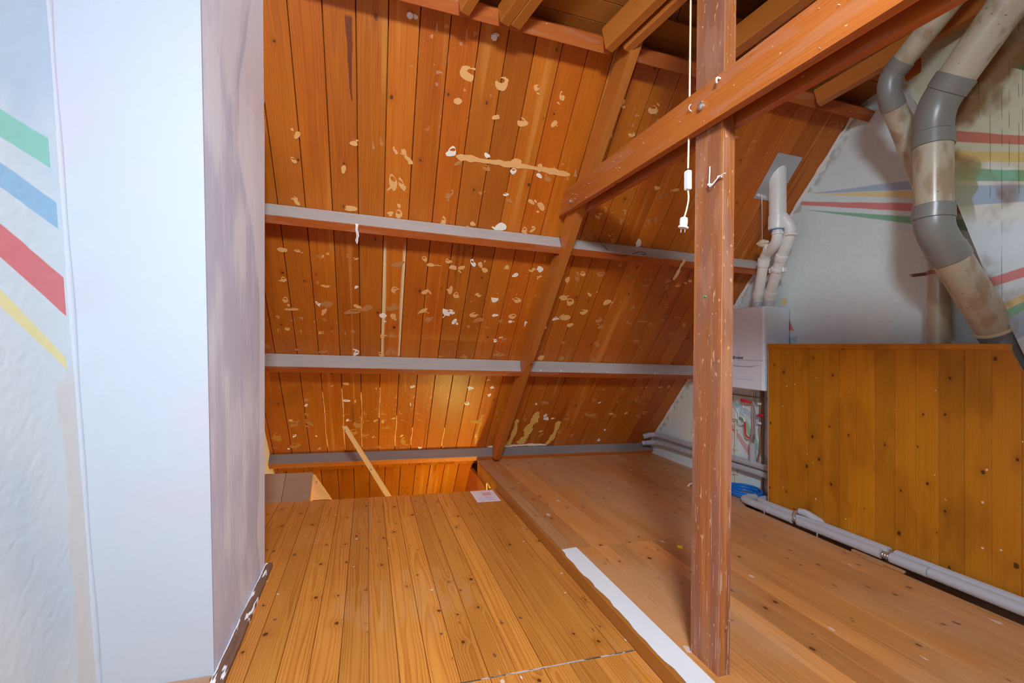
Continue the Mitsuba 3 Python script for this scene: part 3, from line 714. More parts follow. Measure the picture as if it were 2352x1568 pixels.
# rough plaster bead where the boards meet the right gable
g = np.random.default_rng(3)
bead = [tuple(roof(3.492, y, 0.004) + np.array([0.0, g.normal() * 0.004, g.normal() * 0.004])) for y in np.linspace(2.45, 5.2, 70)]
thing('trim_2', tube(bead, [0.008 + 0.014 * g.random() for _ in bead], 7), 'mat_plaster', 'crumbling plaster bead between the roof boards and the right gable', None, smooth=60, kind='structure')
RS = 1.0
thing('wall_back', tbox((-1.4, -3.32, -0.6), (3.6, -3.2, 0.6)), 'mat_plaster', 'low wall under the eaves behind the camera', None, kind='structure')

# lower floor
tag('floor', 'varnished pine boards of the lower floor', None, kind='structure')
fx = [-1.397 + 0.1275 * k for k in range(0, 21)] + [1.254]
for i in range(len(fx) - 1):
    a, b = fx[i] + 0.0012, fx[i + 1] - 0.0012
    if b - a < 0.02:
        continue
    far = 4.532 if a > -0.54 else 4.548
    for q, (y0, y1) in enumerate(((1.958, far), (-3.6, 1.944))):
        dz = float(rng.uniform(-0.0012, 0.0012))
        part('floor', 'board', M().box((a, y0, -0.024 + dz), (b, y1, dz), 1, 130 + 2 * i + q, 0.0018), 'mat_floor')
part('floor', 'subfloor', M().box((-1.5, -3.6, -0.06), (1.25, 4.50, -0.03), 0), 'mat_brown_board')
part('floor', 'joint_dirt', M().box((-1.2, 1.940, -0.03), (1.25, 1.962, -0.004), 0), 'mat_joint_dirt')


RS = RSP


def rz(x, y):
    return 0.139


# raised floor, slightly twisted, ending at an open trough along the gable
tag('raised_floor', 'worn pine boards of the raised floor right of the step', None, kind='structure')
N = 0
for i in range(20):
    a, b = 1.3365 + 0.1165 * i, 1.3365 + 0.1165 * (i + 1) - 0.0018
    ends = [(-3.6, 2.772), (2.776, 5.36)] if a < 2.2 else [(-3.6, 5.36)]
    if i >= 16:
        ends = [(3.29, 5.36)]
        b = min(b, 3.625)
    for y0, y1 in ends:
        N += 1
        m = M()
        dz = float(rng.uniform(-0.001, 0.001))
        zt = lambda x, y: rz(x, y) + dz
        ch = 0.0018
        oy = float(rng.uniform(0, 3))
        P = [[(x, y, zt(x, y) - d) for x, d in ((a, 0.022), (a, ch), (a + ch, 0), (b - ch, 0), (b, ch), (b, 0.022))] for y in (y0, y1)]
        w = 0.0
        for s in range(5):
            ww = math.dist(P[0][s], P[0][s + 1])
            m.poly([P[0][s], P[0][s + 1], P[1][s + 1], P[1][s]], [(8 * (200 + N) + w, oy), (8 * (200 + N) + w + ww, oy), (8 * (200 + N) + w + ww, oy + y1 - y0), (8 * (200 + N) + w, oy + y1 - y0)])
            w += ww
        for e in (0, 1):
            m.poly(P[e], [(8 * (200 + N) + 3 + 0.02 * s, 0.0) for s in range(6)])
        part('raised_floor', 'board', m, 'mat_raised')
part('raised_floor', 'subfloor', M().box((1.36, -3.6, 0.02), (3.62, 5.36, 0.045), 0), 'mat_brown_board')
part('raised_floor', 'trough_joist', M().box((3.21, -3.6, 0.045), (3.62, 3.28, 0.060), 1, 251), 'mat_brown_board')

# step between the two floors
RS = 1.0
st = thing('step_beam', None, None, 'long brown beam that forms the step up to the raised floor', 'beam')
part(st, 'riser', M().box((1.255, -3.2, -0.12), (1.280, 5.35, 0.0795), 1, 261, 0.003), 'mat_riser')
part(st, 'top_board', M().box((1.2802, -3.2, 0.04), (1.395, 5.45, 0.080), 1, 262, 0.002), 'mat_step')
g = np.random.default_rng(5)
left = [(1.271 + 0.006 * g.random() + 0.005 * math.sin(9 * y) + 0.004 * math.sin(31 * y), y) for y in np.linspace(-2.6, 2.90, 110)]
thing('white_strip', plate([(1.397, -2.6), (1.397, 2.915)] + left[::-1], (0, 0, 0.0802), (1, 0, 0), (0, 1, 0), 0.0022), 'mat_white_paint', 'ragged white painted strip along the top of the step beam', 'strip')

# ------------------------------------------------------------------ timber frame


RS = RSC


def slope_timber(name, y, D, T, x0, x1, label, grey, bid, top='top_face', back_d=0.004, cat='beam'):
    k = thing(name, None, None, label, cat)
    p = roof(x0, y, back_d)
    part(k, 'timber', M().prism(rect(D - back_d, T, 0.003), p, roof(x1, y, back_d), RN, -RU, bid), 'mat_beam')
    part(k, top, M().prism(rect(D - back_d - 0.001, 0.004, 0.001), p + RU * 0.0041, roof(x1, y, back_d) + RU * 0.0041, RN, -RU, bid + 1), grey)
    return k


slope_timber('purlin', 3.334, 0.157, 0.06, -1.0, 3.47, 'upper purlin across the roof boards, grey above and orange below', 'mat_grey_timber', 270)
slope_timber('purlin', 4.205, 0.155, 0.066, -1.0, 3.49, 'middle purlin across the roof boards just above head of the stair opening', 'mat_grey_timber', 273)
slope_timber('sill_plate', 5.105, 0.122, 0.075, -0.94, 3.49, 'dark grey sill timber along the foot of the roof boards', 'mat_sill', 276)

for x0, x1, bid, lab in ((-1.1, 1.362, 280, 'orange beam at the top of the roof boards left of the rafter'), (1.52, 3.49, 281, 'darker beam at the top of the roof boards between the rafter and the right gable')):
    thing('knee_beam', M().prism(rect(0.153, 0.075, 0.003), roof(x0, 2.455, 0.004), roof(x1, 2.455, 0.004), RN, -RU, bid), 'mat_beam', lab, 'beam')

# principal rafter, notched over the purlins
def along(y):
    return (5.105 - y) * S49


prof = []
s_p1, s_p2 = along(3.334), along(4.205)
fo = -0.03
front = [(fo + 0.09, 0.215), (0.5, 0.222), (along(2.36), 0.236)]
backs = [(along(2.50), 0.07), (s_p1 + 0.06, 0.07), (s_p1 + 0.008, 0.158), (s_p1 - 0.068, 0.158), (s_p1 - 0.13, 0.065), (s_p2 + 0.06, 0.065), (s_p2 + 0.008, 0.157), (s_p2 - 0.072, 0.157), (s_p2 - 0.14, 0.075), (0.08, 0.055), (0.012, 0.123), (-0.02, 0.124)]
poly = front + backs
rk = 'principal_rafter'
base = roof(0, 5.105)
Vr = []
tv, tf = trimesh.creation.triangulate_polygon(Polygon(poly), engine='earcut')
m = M()
for dx in (0.0, 0.058):
    pts = []
    for s, d in tv:
        q = base + RU * s + RN * d
        pts.append((1.346 + 0.030 * q[2] + dx, q[1], q[2]))
    m.tris(pts, tf, [(8 * (284 + (dx > 0)) + d, s) for s, d in tv])
n = len(poly)
for i in range(n):
    (s0, d0), (s1, d1) = poly[i], poly[(i + 1) % n]
    A, B = base + RU * s0 + RN * d0, base + RU * s1 + RN * d1
    x0, x1 = 1.346 + 0.030 * A[2], 1.346 + 0.030 * B[2]
    m.poly([(x0, A[1], A[2]), (x1, B[1], B[2]), (x1 + 0.058, B[1], B[2]), (x0 + 0.058, A[1], A[2])], [(8 * 286 + 0.02, s0), (8 * 286 + 0.02, s1), (8 * 286 + 0.078, s1), (8 * 286 + 0.078, s0)])
thing(rk, m, 'mat_rafter', 'long slanting rafter running from the sill up across the purlins', 'rafter')

# rafters of the upper ceiling (they run askew towards the camera)
UP = np.array([-SK, -1.0, 0.235])
UP = UP / np.linalg.norm(UP)


def upper_rafter(x, y, w, h, label, L=2.3, bid=0, lift=0.0):
    P = np.array([0, 0, CAM_H]) + 0.958 * np.array([x, y, 3.265 + 0.235 * (2.44 - y) + lift - CAM_H])
    side = np.cross(UP, [0, 0, 1.0])
    side /= np.linalg.norm(side)
    if side[0] < 0:
        side = -side
    nrm = np.cross(side, UP)
    nrm = nrm if nrm[2] > 0 else -nrm
    return thing('ceiling_rafter', M().prism(rect(w, h, 0.003), P, P + UP * L, side, nrm, bid), 'mat_rafter', label, 'rafter', group=None)


upper_rafter(0.475, 2.425, 0.055, 0.105, 'short rafter end farthest left above the knee beam', 1.2, 290)
upper_rafter(0.700, 2.426, 0.058, 0.105, 'left one of the doubled ceiling rafters above the knee beam', 1.3, 291)
upper_rafter(0.764, 2.428, 0.060, 0.105, 'right one of the doubled ceiling rafters above the knee beam', 1.3, 292)
upper_rafter(1.352, 2.42, 0.058, 0.135, 'ceiling rafter that lands on the end of the left knee beam, beside the principal rafter', 1.7, 293)
upper_rafter(1.462, 2.395, 0.055, 0.17, 'ceiling rafter rising from the head of the principal rafter beside the dark opening', 1.7, 294)
upper_rafter(2.045, 2.42, 0.075, 0.13, 'ceiling rafter right of the post at the edge of the dark opening', 1.7, 295)
upper_rafter(3.03, 2.415, 0.060, 0.105, 'ceiling rafter nearest to the grey flue pipes', 1.5, 296)
upper_rafter(3.42, 2.10, 0.05, 0.09, 'ceiling rafter along the top of the right gable', 1.2, 297)

RS = RSP
# post and the two collar planks that clasp it
zt = 3.62
lx = lambda z: 1.374 + 0.0125 * (z - 0.139)
m = M()
ch = 0.002
cs = [(ch, 0), (0.060 - ch, 0), (0.060, ch), (0.060, 0.171 - ch), (0.060 - ch, 0.171), (ch, 0.171), (0, 0.171 - ch), (0, ch)]
per = 0.0
for i in range(8):
    a, b = cs[i], cs[(i + 1) % 8]
    w = math.dist(a, b)
    m.poly([(lx(z) + q[0], 1.529 + q[1], z) for q, z in ((a, 0.137), (b, 0.137), (b, zt), (a, zt))], [(8 * 300 + per, 0), (8 * 300 + per + w, 0), (8 * 300 + per + w, zt), (8 * 300 + per, zt)])
    per += w
m.poly([(lx(zt) + a, 1.529 + b, zt) for a, b in cs], [(8 * 300 + 3 + a, b) for a, b in cs])
po = thing('post', m, 'mat_post', 'scuffed reddish brown post standing on the raised floor', 'post')


def collar(off, t, bid, label):
    """A plank that runs slightly askew and upwards away from the camera, cut along the roof slope."""
    k = thing('collar_beam', None, None, label, 'beam')
    P = lambda y, x, z: (1.356 + off + 0.047 * (y - 1.6) + x, y, z + 0.0495 * (y - 1.6))
    prof = [(-1.9, 2.433), (3.30, 2.433), (3.185, 2.601), (-1.9, 2.601)]
    m = M()
    for x in (0, t):
        m.poly([P(y, x, z) for y, z in prof], [(8 * (bid + (x > 0)) + z - 2.433, y) for y, z in prof])
    for (ya, za), (yb, zb) in zip(prof, prof[1:] + prof[:1]):
        m.poly([P(ya, 0, za), P(ya, t, za), P(yb, t, zb), P(yb, 0, zb)], [(8 * (bid + 2) + 0.03, ya), (8 * (bid + 2) + 0.03 + t, ya), (8 * (bid + 2) + 0.03 + t, yb), (8 * (bid + 2) + 0.03, yb)])
    part(k, 'plank', m, 'mat_beam')
    return k


ca = collar(0.0, 0.0375, 310, 'long orange collar plank crossing in front of the post')
cb = collar(0.111, 0.0375, 314, 'dark collar plank running behind the post, parallel to the orange one')


def bolt(k, y, z, r):
    x = 1.356 + 0.047 * (y - 1.6)
    part(k, 'bolt', tube([(x - 0.001, y, z), (x - 0.010, y, z), (x - 0.015, y, z)], [r, r * 0.95, r * 0.5], 18), 'mat_steel', 40)


bolt(ca, 1.604, 2.520, 0.017)
bolt(ca, 3.06, 2.56, 0.013)

# ------------------------------------------------------------------ things on the post and the beams
RS = RSP
k = thing('power_cord', None, None, 'cream cord with inline switch and plug hanging down the left edge of the post', 'cord')
part(k, 'cable', tube([(1.395, 1.712, 3.58), (1.388, 1.714, 3.0), (1.384, 1.716, 2.57), (1.378, 1.718, 2.30)], 0.0045, 8), 'mat_cream', True)
part(k, 'cable', tube([(1.378, 1.718, 2.20), (1.380, 1.716, 2.165), (1.375, 1.722, 2.12), (1.366, 1.732, 2.075)], 0.0042, 8, dense=1), 'mat_cream', True)
part(k, 'inline_switch', tbox((1.368, 1.706, 2.205), (1.392, 1.736, 2.292), 0.004), 'mat_white_paint')
pl = tube([(1.366, 1.732, 2.082), (1.366, 1.732, 2.078), (1.3655, 1.733, 2.058), (1.365, 1.733, 2.040)], [0.012, 0.017, 0.018, 0.016], 8)
part(k, 'plug', join(pl, tube([(1.365, 1.733, 2.041), (1.364, 1.734, 2.034)], 0.023, 16)), 'mat_white_paint', 30)
for dx in (-0.006, 0.006):
    part(k, 'plug_pin', tube([(1.364 + dx, 1.734 - dx, 2.035), (1.363 + dx, 1.735 - dx, 2.014)], 0.0024, 8), 'mat_steel', True)
k = thing('bent_wire', None, None, 'short bent white wire stapled to the post under the collar plank', 'wire')
part(k, 'wire', tube([(1.395, 1.600, 2.268), (1.388, 1.594, 2.23), (1.389, 1.598, 2.195), (1.383, 1.589, 2.175), (1.381, 1.575, 2.176), (1.384, 1.556, 2.190), (1.388, 1.540, 2.203), (1.384, 1.505, 2.203), (1.380, 1.497, 2.201)], 0.0028, 8, dense=1), 'mat_white_paint', True)
for y, z in ((1.598, 2.19), (1.541, 2.203)):
    part(k, 'staple', tbox((1.384, y - 0.006, z - 0.004), (1.400, y + 0.006, z + 0.004), 0.001), 'mat_white_paint')
for n, (y, z) in enumerate(((1.492, 2.575), (1.672, 2.545))):
    x = 1.353 + 0.047 * (y - 1.6)
    pts = [(x + 0.004, y, z), (x - 0.012, y, z + 0.002), (x - 0.016, y, z - 0.010), (x - 0.010, y + 0.004, z - 0.018)] if n == 0 else [(x + 0.004, y, z - 0.012), (x - 0.010, y, z - 0.008), (x - 0.012, y - 0.002, z + 0.006), (x - 0.006, y - 0.008, z + 0.013)]
    thing('cable_hook', tube(pts, 0.0042 if n == 0 else 0.0022, 8, dense=2), 'mat_white_paint', ('thick white cable hook near the top edge of the orange collar plank', 'thin pale wire hook on the orange collar plank left of the big bolt')[n], 'hook', smooth=True)
thing('green_pin', tube([(1.398, 1.625, 1.715), (1.393, 1.625, 1.715), (1.389, 1.625, 1.715)], [0.005, 0.006, 0.003], 10), plain('mat_green', (0.03, 0.25, 0.09), 0.4), 'tiny green drawing pin in the post', 'pin', smooth=40)
g = np.random.default_rng(12)
for i in range(22):
    y = 1.75 + 1.35 * g.random() if i < 16 else 0.9 + 0.8 * g.random()
    z = 2.443 + 0.0495 * (y - 1.6) + 0.135 * g.random()
    x = 1.356 + 0.047 * (y - 1.6)
    d = np.array([-1, -0.5 + 0.9 * g.random(), -0.3 + 0.7 * g.random()]) * (0.004 + 0.010 * g.random()) * (1.0 if i < 16 else 0.55)
    part(ca, 'nail', tube([(x + 0.002, y, z), tuple(np.array((x, y, z)) + d)], 0.0013, 5), 'mat_cream', True)

RS = RSC
for n, (x, y, dx) in enumerate(((0.218, 2.545, 0.02), (0.694, 2.548, 0.006))):
    k = thing('cable_insulator', None, None, ('left white porcelain cable knob under the knee beam', 'right white porcelain cable knob under the knee beam')[n], 'cable knob')
    P = roof(x, y)
    part(k, 'body', tube([P, P + RN * 0.010, P + RN * 0.012, P + RN * 0.022], [0.015, 0.015, 0.010, 0.010], 16), 'mat_white_paint', 40)
    part(k, 'washer', tube([P + RN * 0.022, P + RN * 0.028], [0.017, 0.016], 18), 'mat_white_paint', 40)
    part(k, 'screw', tube([P + RN * 0.028, P + RN * 0.031], [0.004, 0.004], 8), 'mat_steel', 40)
    part(k, 'clamp', plate(blob(0, 0, 0.034, 0.026, 5 + n, 12, 0.1), P + EX * (dx + 0.006) + RU * (0.0 if n == 0 else 0.012), EX, RU, 0.008), 'mat_white_paint')


def rag(name, label, mat, x, y, L, w, seed):
    g = np.random.default_rng(seed)
    c = roof(x, y, 0.13)
    pts = [c, c + RN * 0.03 + RU * 0.006, c + RN * 0.038 - RU * 0.004] + [c + RN * (0.036 - 0.006 * i) - RU * (0.01 + L * i / 6.0) * 1.0 + EX * (0.004 * math.sin(i * 1.3 + seed)) + np.array([0, 0, -0.006 * i]) for i in range(1, 7)]
    V, Fq = [], []
    for i, p in enumerate(pts):
        ww = w * (0.5 + 0.5 * g.random()) * (1.0 if i < len(pts) - 1 else 0.4)
        tw = RN * 0.008 * g.normal()
        for q in (-0.5, 0.0, 0.5):
            V.append(p + EX * q * ww + tw * q + RN * (0.006 if q == 0 else 0))
    for i in range(len(pts) - 1):
        for j in range(2):
            a = 3 * i + j
            Fq += [(a, a + 1, a + 4), (a, a + 4, a + 3)]
    V = np.array(V)
    m = len(V)
    V2 = np.vstack([V, V + RN * 0.004])
    Fq = Fq + [(a + m, c2 + m, b + m) for a, b, c2 in Fq]
    rim = [3 * i for i in range(len(pts))] + [3 * (len(pts) - 1) + 1] + [3 * i + 2 for i in range(len(pts) - 1, -1, -1)] + [1]
    for a, b in zip(rim, rim[1:] + rim[:1]):
        Fq += [(a, b, b + m), (a, b + m, a + m)]
    return thing(name, (V2, np.array(Fq)), mat, label, 'rag', smooth=50)


rag('rag', 'twisted white rag hanging over the upper purlin at the left', 'mat_rag', -0.070, 3.334, 0.105, 0.020, 4)
rag('rag', 'cream rag hanging under the upper purlin just left of the post', 'mat_cream_rag', 2.53, 3.33, 0.16, 0.030, 9)
k = thing('black_wire', tube([roof(1.72, 3.30, 0.02) + RU * 0.02, roof(1.80, 3.33, 0.10) + RU * 0.012, roof(1.88, 3.345, 0.165), roof(2.0, 3.345, 0.165) + RU * 0.01, roof(2.12, 3.33, 0.11) + RU * 0.012, roof(2.16, 3.33, 0.12) + RU * 0.012, roof(2.17, 3.335, 0.15) + RU * 0.012, roof(2.13, 3.335, 0.14) + RU * 0.012], 0.0022, 7, dense=2), 'mat_black', 'thin black wire curling over the upper purlin right of the rafter', 'wire', smooth=True)
for i, x in enumerate((1.585, 1.80, 2.03, 2.31, 2.87)):
    thing('cable_clip', tbox(roof(x, 4.205, 0.140) + RU * 0.003 - 0.006, roof(x, 4.205, 0.140) + RU * 0.003 + 0.006, 0.002), 'mat_white_paint', ('first', 'second', 'third', 'fourth', 'fifth')[i] + ' small white cable clip from the rafter along the middle purlin', 'clip', group='cable clips on the middle purlin')

# ------------------------------------------------------------------ stair opening
RS = 1.0
thing('lath', plate([(-0.244, 0.640), (-0.196, 0.640), (0.300, -0.20), (0.238, -0.20)], (0, 4.79, 0), (1, 0, 0), (0, 0, 1), 0.022), 'mat_bare', 'bare wooden lath leaning up out of the stair opening', 'lath')
for x, z in ((-0.215, 0.60), (0.03, 0.20)):
    part('lath', 'screw', tube([(x, 4.770, z), (x, 4.765, z)], 0.005, 10), 'mat_black', True)
scene['lath__board'] = scene.pop('lath')
k = thing('stair_hood', None, None, 'pitched brown board hood beside the stair opening with a bare triangular end', 'hood')
A = [(4.535, -0.03), (4.82, 0.185), (4.835, 0.185), (4.835, 0.165), (4.555, -0.05)]
for n, (x0, x1) in enumerate(((-0.935, -0.752), (-0.748, -0.512))):
    part(k, 'board', M().prism([(y - 4.5, z) for y, z in A][::1], (x0, 4.5, 0), (x1, 4.5, 0), (0, 1, 0), (0, 0, 1), 330 + n), 'mat_brown_board')
part(k, 'gable_end', M().prism([(0.06, -0.10), (0.325, 0.165), (0.34, 0.165), (0.40, -0.10)], (-0.535, 4.5, 0), (-0.517, 4.5, 0), (0, 1, 0), (0, 0, 1), 333), 'mat_bare')
part(k, 'edge_strip', plate([(-0.512, 0.172), (-0.492, 0.172), (-0.335, -0.08), (-0.360, -0.08)], (0, 4.80, 0), (1, 0, 0), (0, 0, 1), 0.014), 'mat_bare')
part(k, 'end_panel', plate([(-0.512, 0.168), (-0.494, 0.166), (-0.345, -0.08), (-0.59, -0.08)], (0, 4.812, 0), (1, 0, 0), (0, 0, 1), 0.01), 'mat_bare')
part(k, 'screw', tube([(-0.478, 4.800, 0.095), (-0.478, 4.785, 0.095)], 0.007, 12), 'mat_steel', 40)
# sheet of paper in a clear sleeve on the floor
k = thing('paper_sheet', None, None, 'printed sheet in a plastic sleeve on the floor at the corner of the stair opening', 'paper')
part(k, 'sleeve', plate([(0.985, 4.185), (1.215, 4.185), (1.222, 4.530), (0.985, 4.520)], (0, 0, 0.0018), (1, 0, 0), (0, 1, 0), 0.0012), 'mat_paper')
part(k, 'photo_print', plate([(1.085, 4.36), (1.175, 4.37), (1.175, 4.46), (1.085, 4.45)], (0, 0, 0.0031), (1, 0, 0), (0, 1, 0), 0.0004), 'mat_pink_print')
for i in range(5):
    part(k, 'text_line', plate([(1.015, 4.22 + 0.022 * i), (1.17 - 0.02 * (i % 3), 4.22 + 0.022 * i), (1.17 - 0.02 * (i % 3), 4.226 + 0.022 * i), (1.015, 4.226 + 0.022 * i)], (0, 0, 0.0031), (1, 0, 0), (0, 1, 0), 0.0003), 'mat_pvc_lightgrey')
# stairwell side under the step, handrail and the warm lamp
thing('wall_stair_side', M().box((1.275, 4.2, -1.9), (1.31, 6.6, -0.115), 1, 336), 'mat_beam', 'boarded side of the stairwell below the step', None, kind='structure')
thing('wall_stair_front', tbox((-1.0, 4.36, -1.9), (1.26, 4.40, -0.06)), 'mat_plaster', 'wall of the stairwell below the near floor edge', None, kind='structure')
k = thing('stair_board', M().prism([(4.62, -0.32), (5.32, -0.32), (5.32, -0.075), (4.62, -0.105)], (1.248, 0, 0), (1.272, 0, 0), (0, 1, 0), (0, 0, 1), 338), 'mat_beam', 'orange brown board fixed inside the stair opening below the step', 'board')
thing('handrail', tube([(1.222, 4.70, -0.40), (1.212, 4.70, -0.10), (1.206, 4.70, 0.0), (1.204, 4.69, 0.022), (1.204, 4.67, 0.03), (1.215, 4.60, 0.005)], 0.008, 12, dense=2), 'mat_handrail', 'thin yellow bent rail inside the right edge of the stair opening', 'rail', smooth=True)
k = thing('stair_lamp', None, None, 'warm lamp on the stairwell wall under the step, out of view', 'lamp')
ball = trimesh.creation.icosphere(2, 0.05)
ball.apply_translation((1.13, 4.62, -0.98))
scene[k + '__bulb'] = mikit.ply(trimesh.Trimesh(sag(ball.vertices), ball.faces, process=False), 'mat_white_paint', True, emitter={'type': 'area', 'radiance': rgb(BULB)})
part(k, 'holder', tube([(1.13, 4.62, -1.03), (1.13, 4.62, -1.10), (1.262, 4.62, -1.12)], 0.018, 12), 'mat_white_paint', True)

# skirting beside the chimney
g = np.random.default_rng(8)
k = tag('baseboard_left', 'low paint-spattered dark skirting strip along the chimney', None, kind='structure')
ys = np.linspace(2.05, 3.275, 30)
o = [(-0.628, y) for y in ys] + [(-0.589 + 0.012 * (3.275 - y) + 0.004 * g.random(), y) for y in ys[::-1]]
def skirt(p, n, uv):
    c = mix(mi.Color3f(0.13, 0.065, 0.04), mi.Color3f(0.22, 0.12, 0.08), fbm(p.x * 60, p.y * 9, 1.0))
    return mix(c, mi.Color3f(0.80, 0.80, 0.83), smoothstep(0.60, 0.66, 0.9 * fbm(p.x * 60, p.y * 9, 4.0) + 0.4 * (1 - smoothstep(0.0, 0.012, p.x + 0.630))))
tex('mat_skirt', skirt, 0.6)
part(k, 'strip', plate(o, (0, 0, 0.0), (1, 0, 0), (0, 1, 0), 0.022), 'mat_skirt')
part(k, 'strip', M().box((-1.05, 2.222, 0.0), (-0.64, 2.248, 0.012), 0, 340), 'mat_brown_board')

# ------------------------------------------------------------------ things along the right gable
RS = RSC
b = thing('boiler', None, None, 'white wall-hung gas boiler between the post and the wooden partition', 'boiler')
BX, B0, B1, Z0, Z1 = 3.2, 3.0395, 3.480, 1.178, 1.902
body = tbox((BX + 0.012, B0, Z0), (3.49, B1, Z1), 0.006)
part(b, 'casing', body, 'mat_enamel')
part(b, 'front_door', tbox((BX, B0 + 0.002, 1.435), (BX + 0.014, B1 - 0.002, Z1 - 0.002), 0.006), 'mat_enamel')
part(b, 'control_flap', tbox((BX - 0.002, B0 + 0.002, Z0 + 0.002), (BX + 0.014, B1 - 0.002, 1.4315), 0.006), 'mat_enamel')
arc = [(BX - 0.002, y, 1.393 - 0.015 * math.sin(math.pi * (y - 3.08) / 0.36)) for y in np.linspace(3.08, 3.44, 16)]
part(b, 'handle_lip', tube(arc, [0.0045 * math.sin(math.pi * (0.12 + 0.80 * i / 15)) + 0.0005 for i in range(16)], 8), 'mat_pvc_lightgrey', True)
for z in (1.372, 1.262, 1.283):
    part(b, 'flap_seam', tbox((BX - 0.0035, 3.145, z), (BX + 0.001, 3.42, z + (0.004 if z != 1.283 else 0.0015))), 'mat_pvc_lightgrey')
for z in (1.51, 1.50, 1.49, 1.478):
    part(b, 'notice_line', tbox((BX - 0.0008, 3.285, z), (BX + 0.001, 3.335 - (0.02 if z == 1.478 else 0), z + 0.003)), 'mat_pink_print')
tm = meshkit.text_mesh('Vaillant', 0.021, 0.0012, bold=True)
sx = 0.088 / (tm.bounds[1][0] - tm.bounds[0][0])
v = np.asarray(tm.vertices)
part(b, 'lettering', trimesh.Trimesh(np.c_[BX - 0.0002 - v[:, 2], 3.343 - v[:, 0] * sx, 1.4445 + v[:, 1]], tm.faces, process=False), 'mat_black')
ring = Polygon([(0, 0), (0.020, 0), (0.020, 0.021), (0, 0.021)]).buffer(0.002).difference(Polygon([(0.003, 0.003), (0.017, 0.003), (0.017, 0.018), (0.003, 0.018)]))
for q in (ring, Polygon([(0.006, 0.004), (0.010, 0.004), (0.010, 0.016), (0.006, 0.016)])):
    m = trimesh.creation.extrude_polygon(q, 0.0012, engine='earcut')
    v = np.asarray(m.vertices)
    part(b, 'emblem', trimesh.Trimesh(np.c_[BX - 0.0002 - v[:, 2], 3.371 - v[:, 0], 1.4445 + v[:, 1]], m.faces, process=False), 'mat_black')

k = thing('flue_plate', plate([(0, 0), (0.247, 0), (0.247, 0.37), (0, 0.37)], roof(3.02, 2.972, 0.003), EX, RU, 0.003), 'mat_zinc', 'zinc cover plate on the roof boards where the boiler flue goes out', 'plate')
scene['flue_plate__sheet'] = scene.pop('flue_plate')
part(k, 'strap', plate([(0.02, 0.025), (0.115, 0.012), (0.115, 0.032), (0.02, 0.045)], roof(3.02, 2.972, 0.006), EX, RU, 0.004), 'mat_white_paint')
for a, c in ((0.018, 0.35), (0.23, 0.35), (0.03, 0.19), (0.05, 0.033), (0.09, 0.028)):
    part(k, 'screw', tube([roof(3.02, 2.972, 0.005) + EX * a + RU * c, roof(3.02, 2.972, 0.012) + EX * a + RU * c], 0.004, 8), 'mat_steel', 40)
k = thing('boiler_flue', None, None, 'wide cream flue pipe standing above the boiler and running out through the zinc plate', 'flue')
FX, FY = 3.14, 2.842
part(k, 'pipe', tube([(FX, FY, 2.60), (FX, FY, 3.12)], 0.0625, 40), 'mat_pvc_white', 40)
part(k, 'coupler', tube([(FX, FY, 2.495), (FX, FY, 2.502), (FX, FY, 2.603), (FX, FY, 2.607)], [0.062, 0.068, 0.068, 0.064], 40), 'mat_pvc_white', 40)
part(k, 'seal_ring', tube([(FX, FY, 2.489), (FX, FY, 2.496)], 0.058, 36), 'mat_blue_ring', 40)


def pvc(name, label, pts, r, rings, stub, dn=3):
    k = thing(name, None, None, label, 'pipe')
    part(k, 'pipe', tube(pts, r, 22, dense=dn), 'mat_pvc_white', True)
    for P, Q, rr in rings:
        P, Q = np.array(P), np.array(Q)
        part(k, 'socket', tube([P, P + (Q - P) * 0.12, P + (Q - P) * 0.5, P + (Q - P) * 0.88, Q], [rr * 0.96, rr * 1.05, rr, rr * 1.05, rr * 0.96], 24), 'mat_pvc_white', 40)
    P, Q = np.array(stub)
    part(k, 'grey_stub', tube([P, Q], 0.048, 26), 'mat_pvc_lightgrey', 40)
    return k


a0, a1, a2, a3 = np.array((3.33, 3.222, 1.90)), np.array((3.33, 3.222, 1.985)), np.array((3.215, 3.035, 2.345)), np.array((FX, FY + 0.003, 2.40))
pvc('air_pipe', 'left cream pipe with a bend between the boiler and the wide flue', [a0, a0 * 0.3 + a1 * 0.7, a1 + (a2 - a1) * 0.06, a1 + (a2 - a1) * 0.5, a2, a2 * 0.35 + a3 * 0.65 + np.array((0, 0, -0.018)), a3 + np.array((0, 0, 0.015)), (FX, FY, 2.50)], 0.040,
    [(a1 + (a2 - a1) * 0.02, a1 + (a2 - a1) * 0.16, 0.046), (a1 + (a2 - a1) * 0.74, a1 + (a2 - a1) * 0.90, 0.046), (a2 + np.array((-0.02, -0.05, 0.012)), a2 + np.array((-0.032, -0.09, 0.025)), 0.046), ((FX, FY, 2.452), (FX, FY, 2.475), 0.043)], [(3.33, 3.222, 1.90), (3.33, 3.222, 1.958)])
c0, c1, c2, c3 = np.array((3.33, 3.104, 1.90)), np.array((3.33, 3.104, 1.985)), np.array((3.215, 2.865, 2.31)), np.array((3.185, 2.762, 2.43))
pvc('air_pipe', 'right cream pipe between the boiler and the side branch of the wide flue', [c0, c0 * 0.3 + c1 * 0.7, c1 + (c2 - c1) * 0.06, c1 + (c2 - c1) * 0.5, c2, c2 * 0.3 + c3 * 0.7, c3 + np.array((0, 0, 0.06)), (3.165, 2.78, 2.545), (FX, FY - 0.02, 2.62)], 0.040,
    [(c1 + (c2 - c1) * 0.02, c1 + (c2 - c1) * 0.16, 0.046), (c1 + (c2 - c1) * 0.86, c1 + (c2 - c1) * 0.99, 0.046), (c3 + np.array((0, 0, 0.0)), c3 + np.array((0, 0, 0.018)), 0.046)], [(3.33, 3.104, 1.90), (3.33, 3.104, 1.958)])
cl = c1 + (c2 - c1) * 0.66
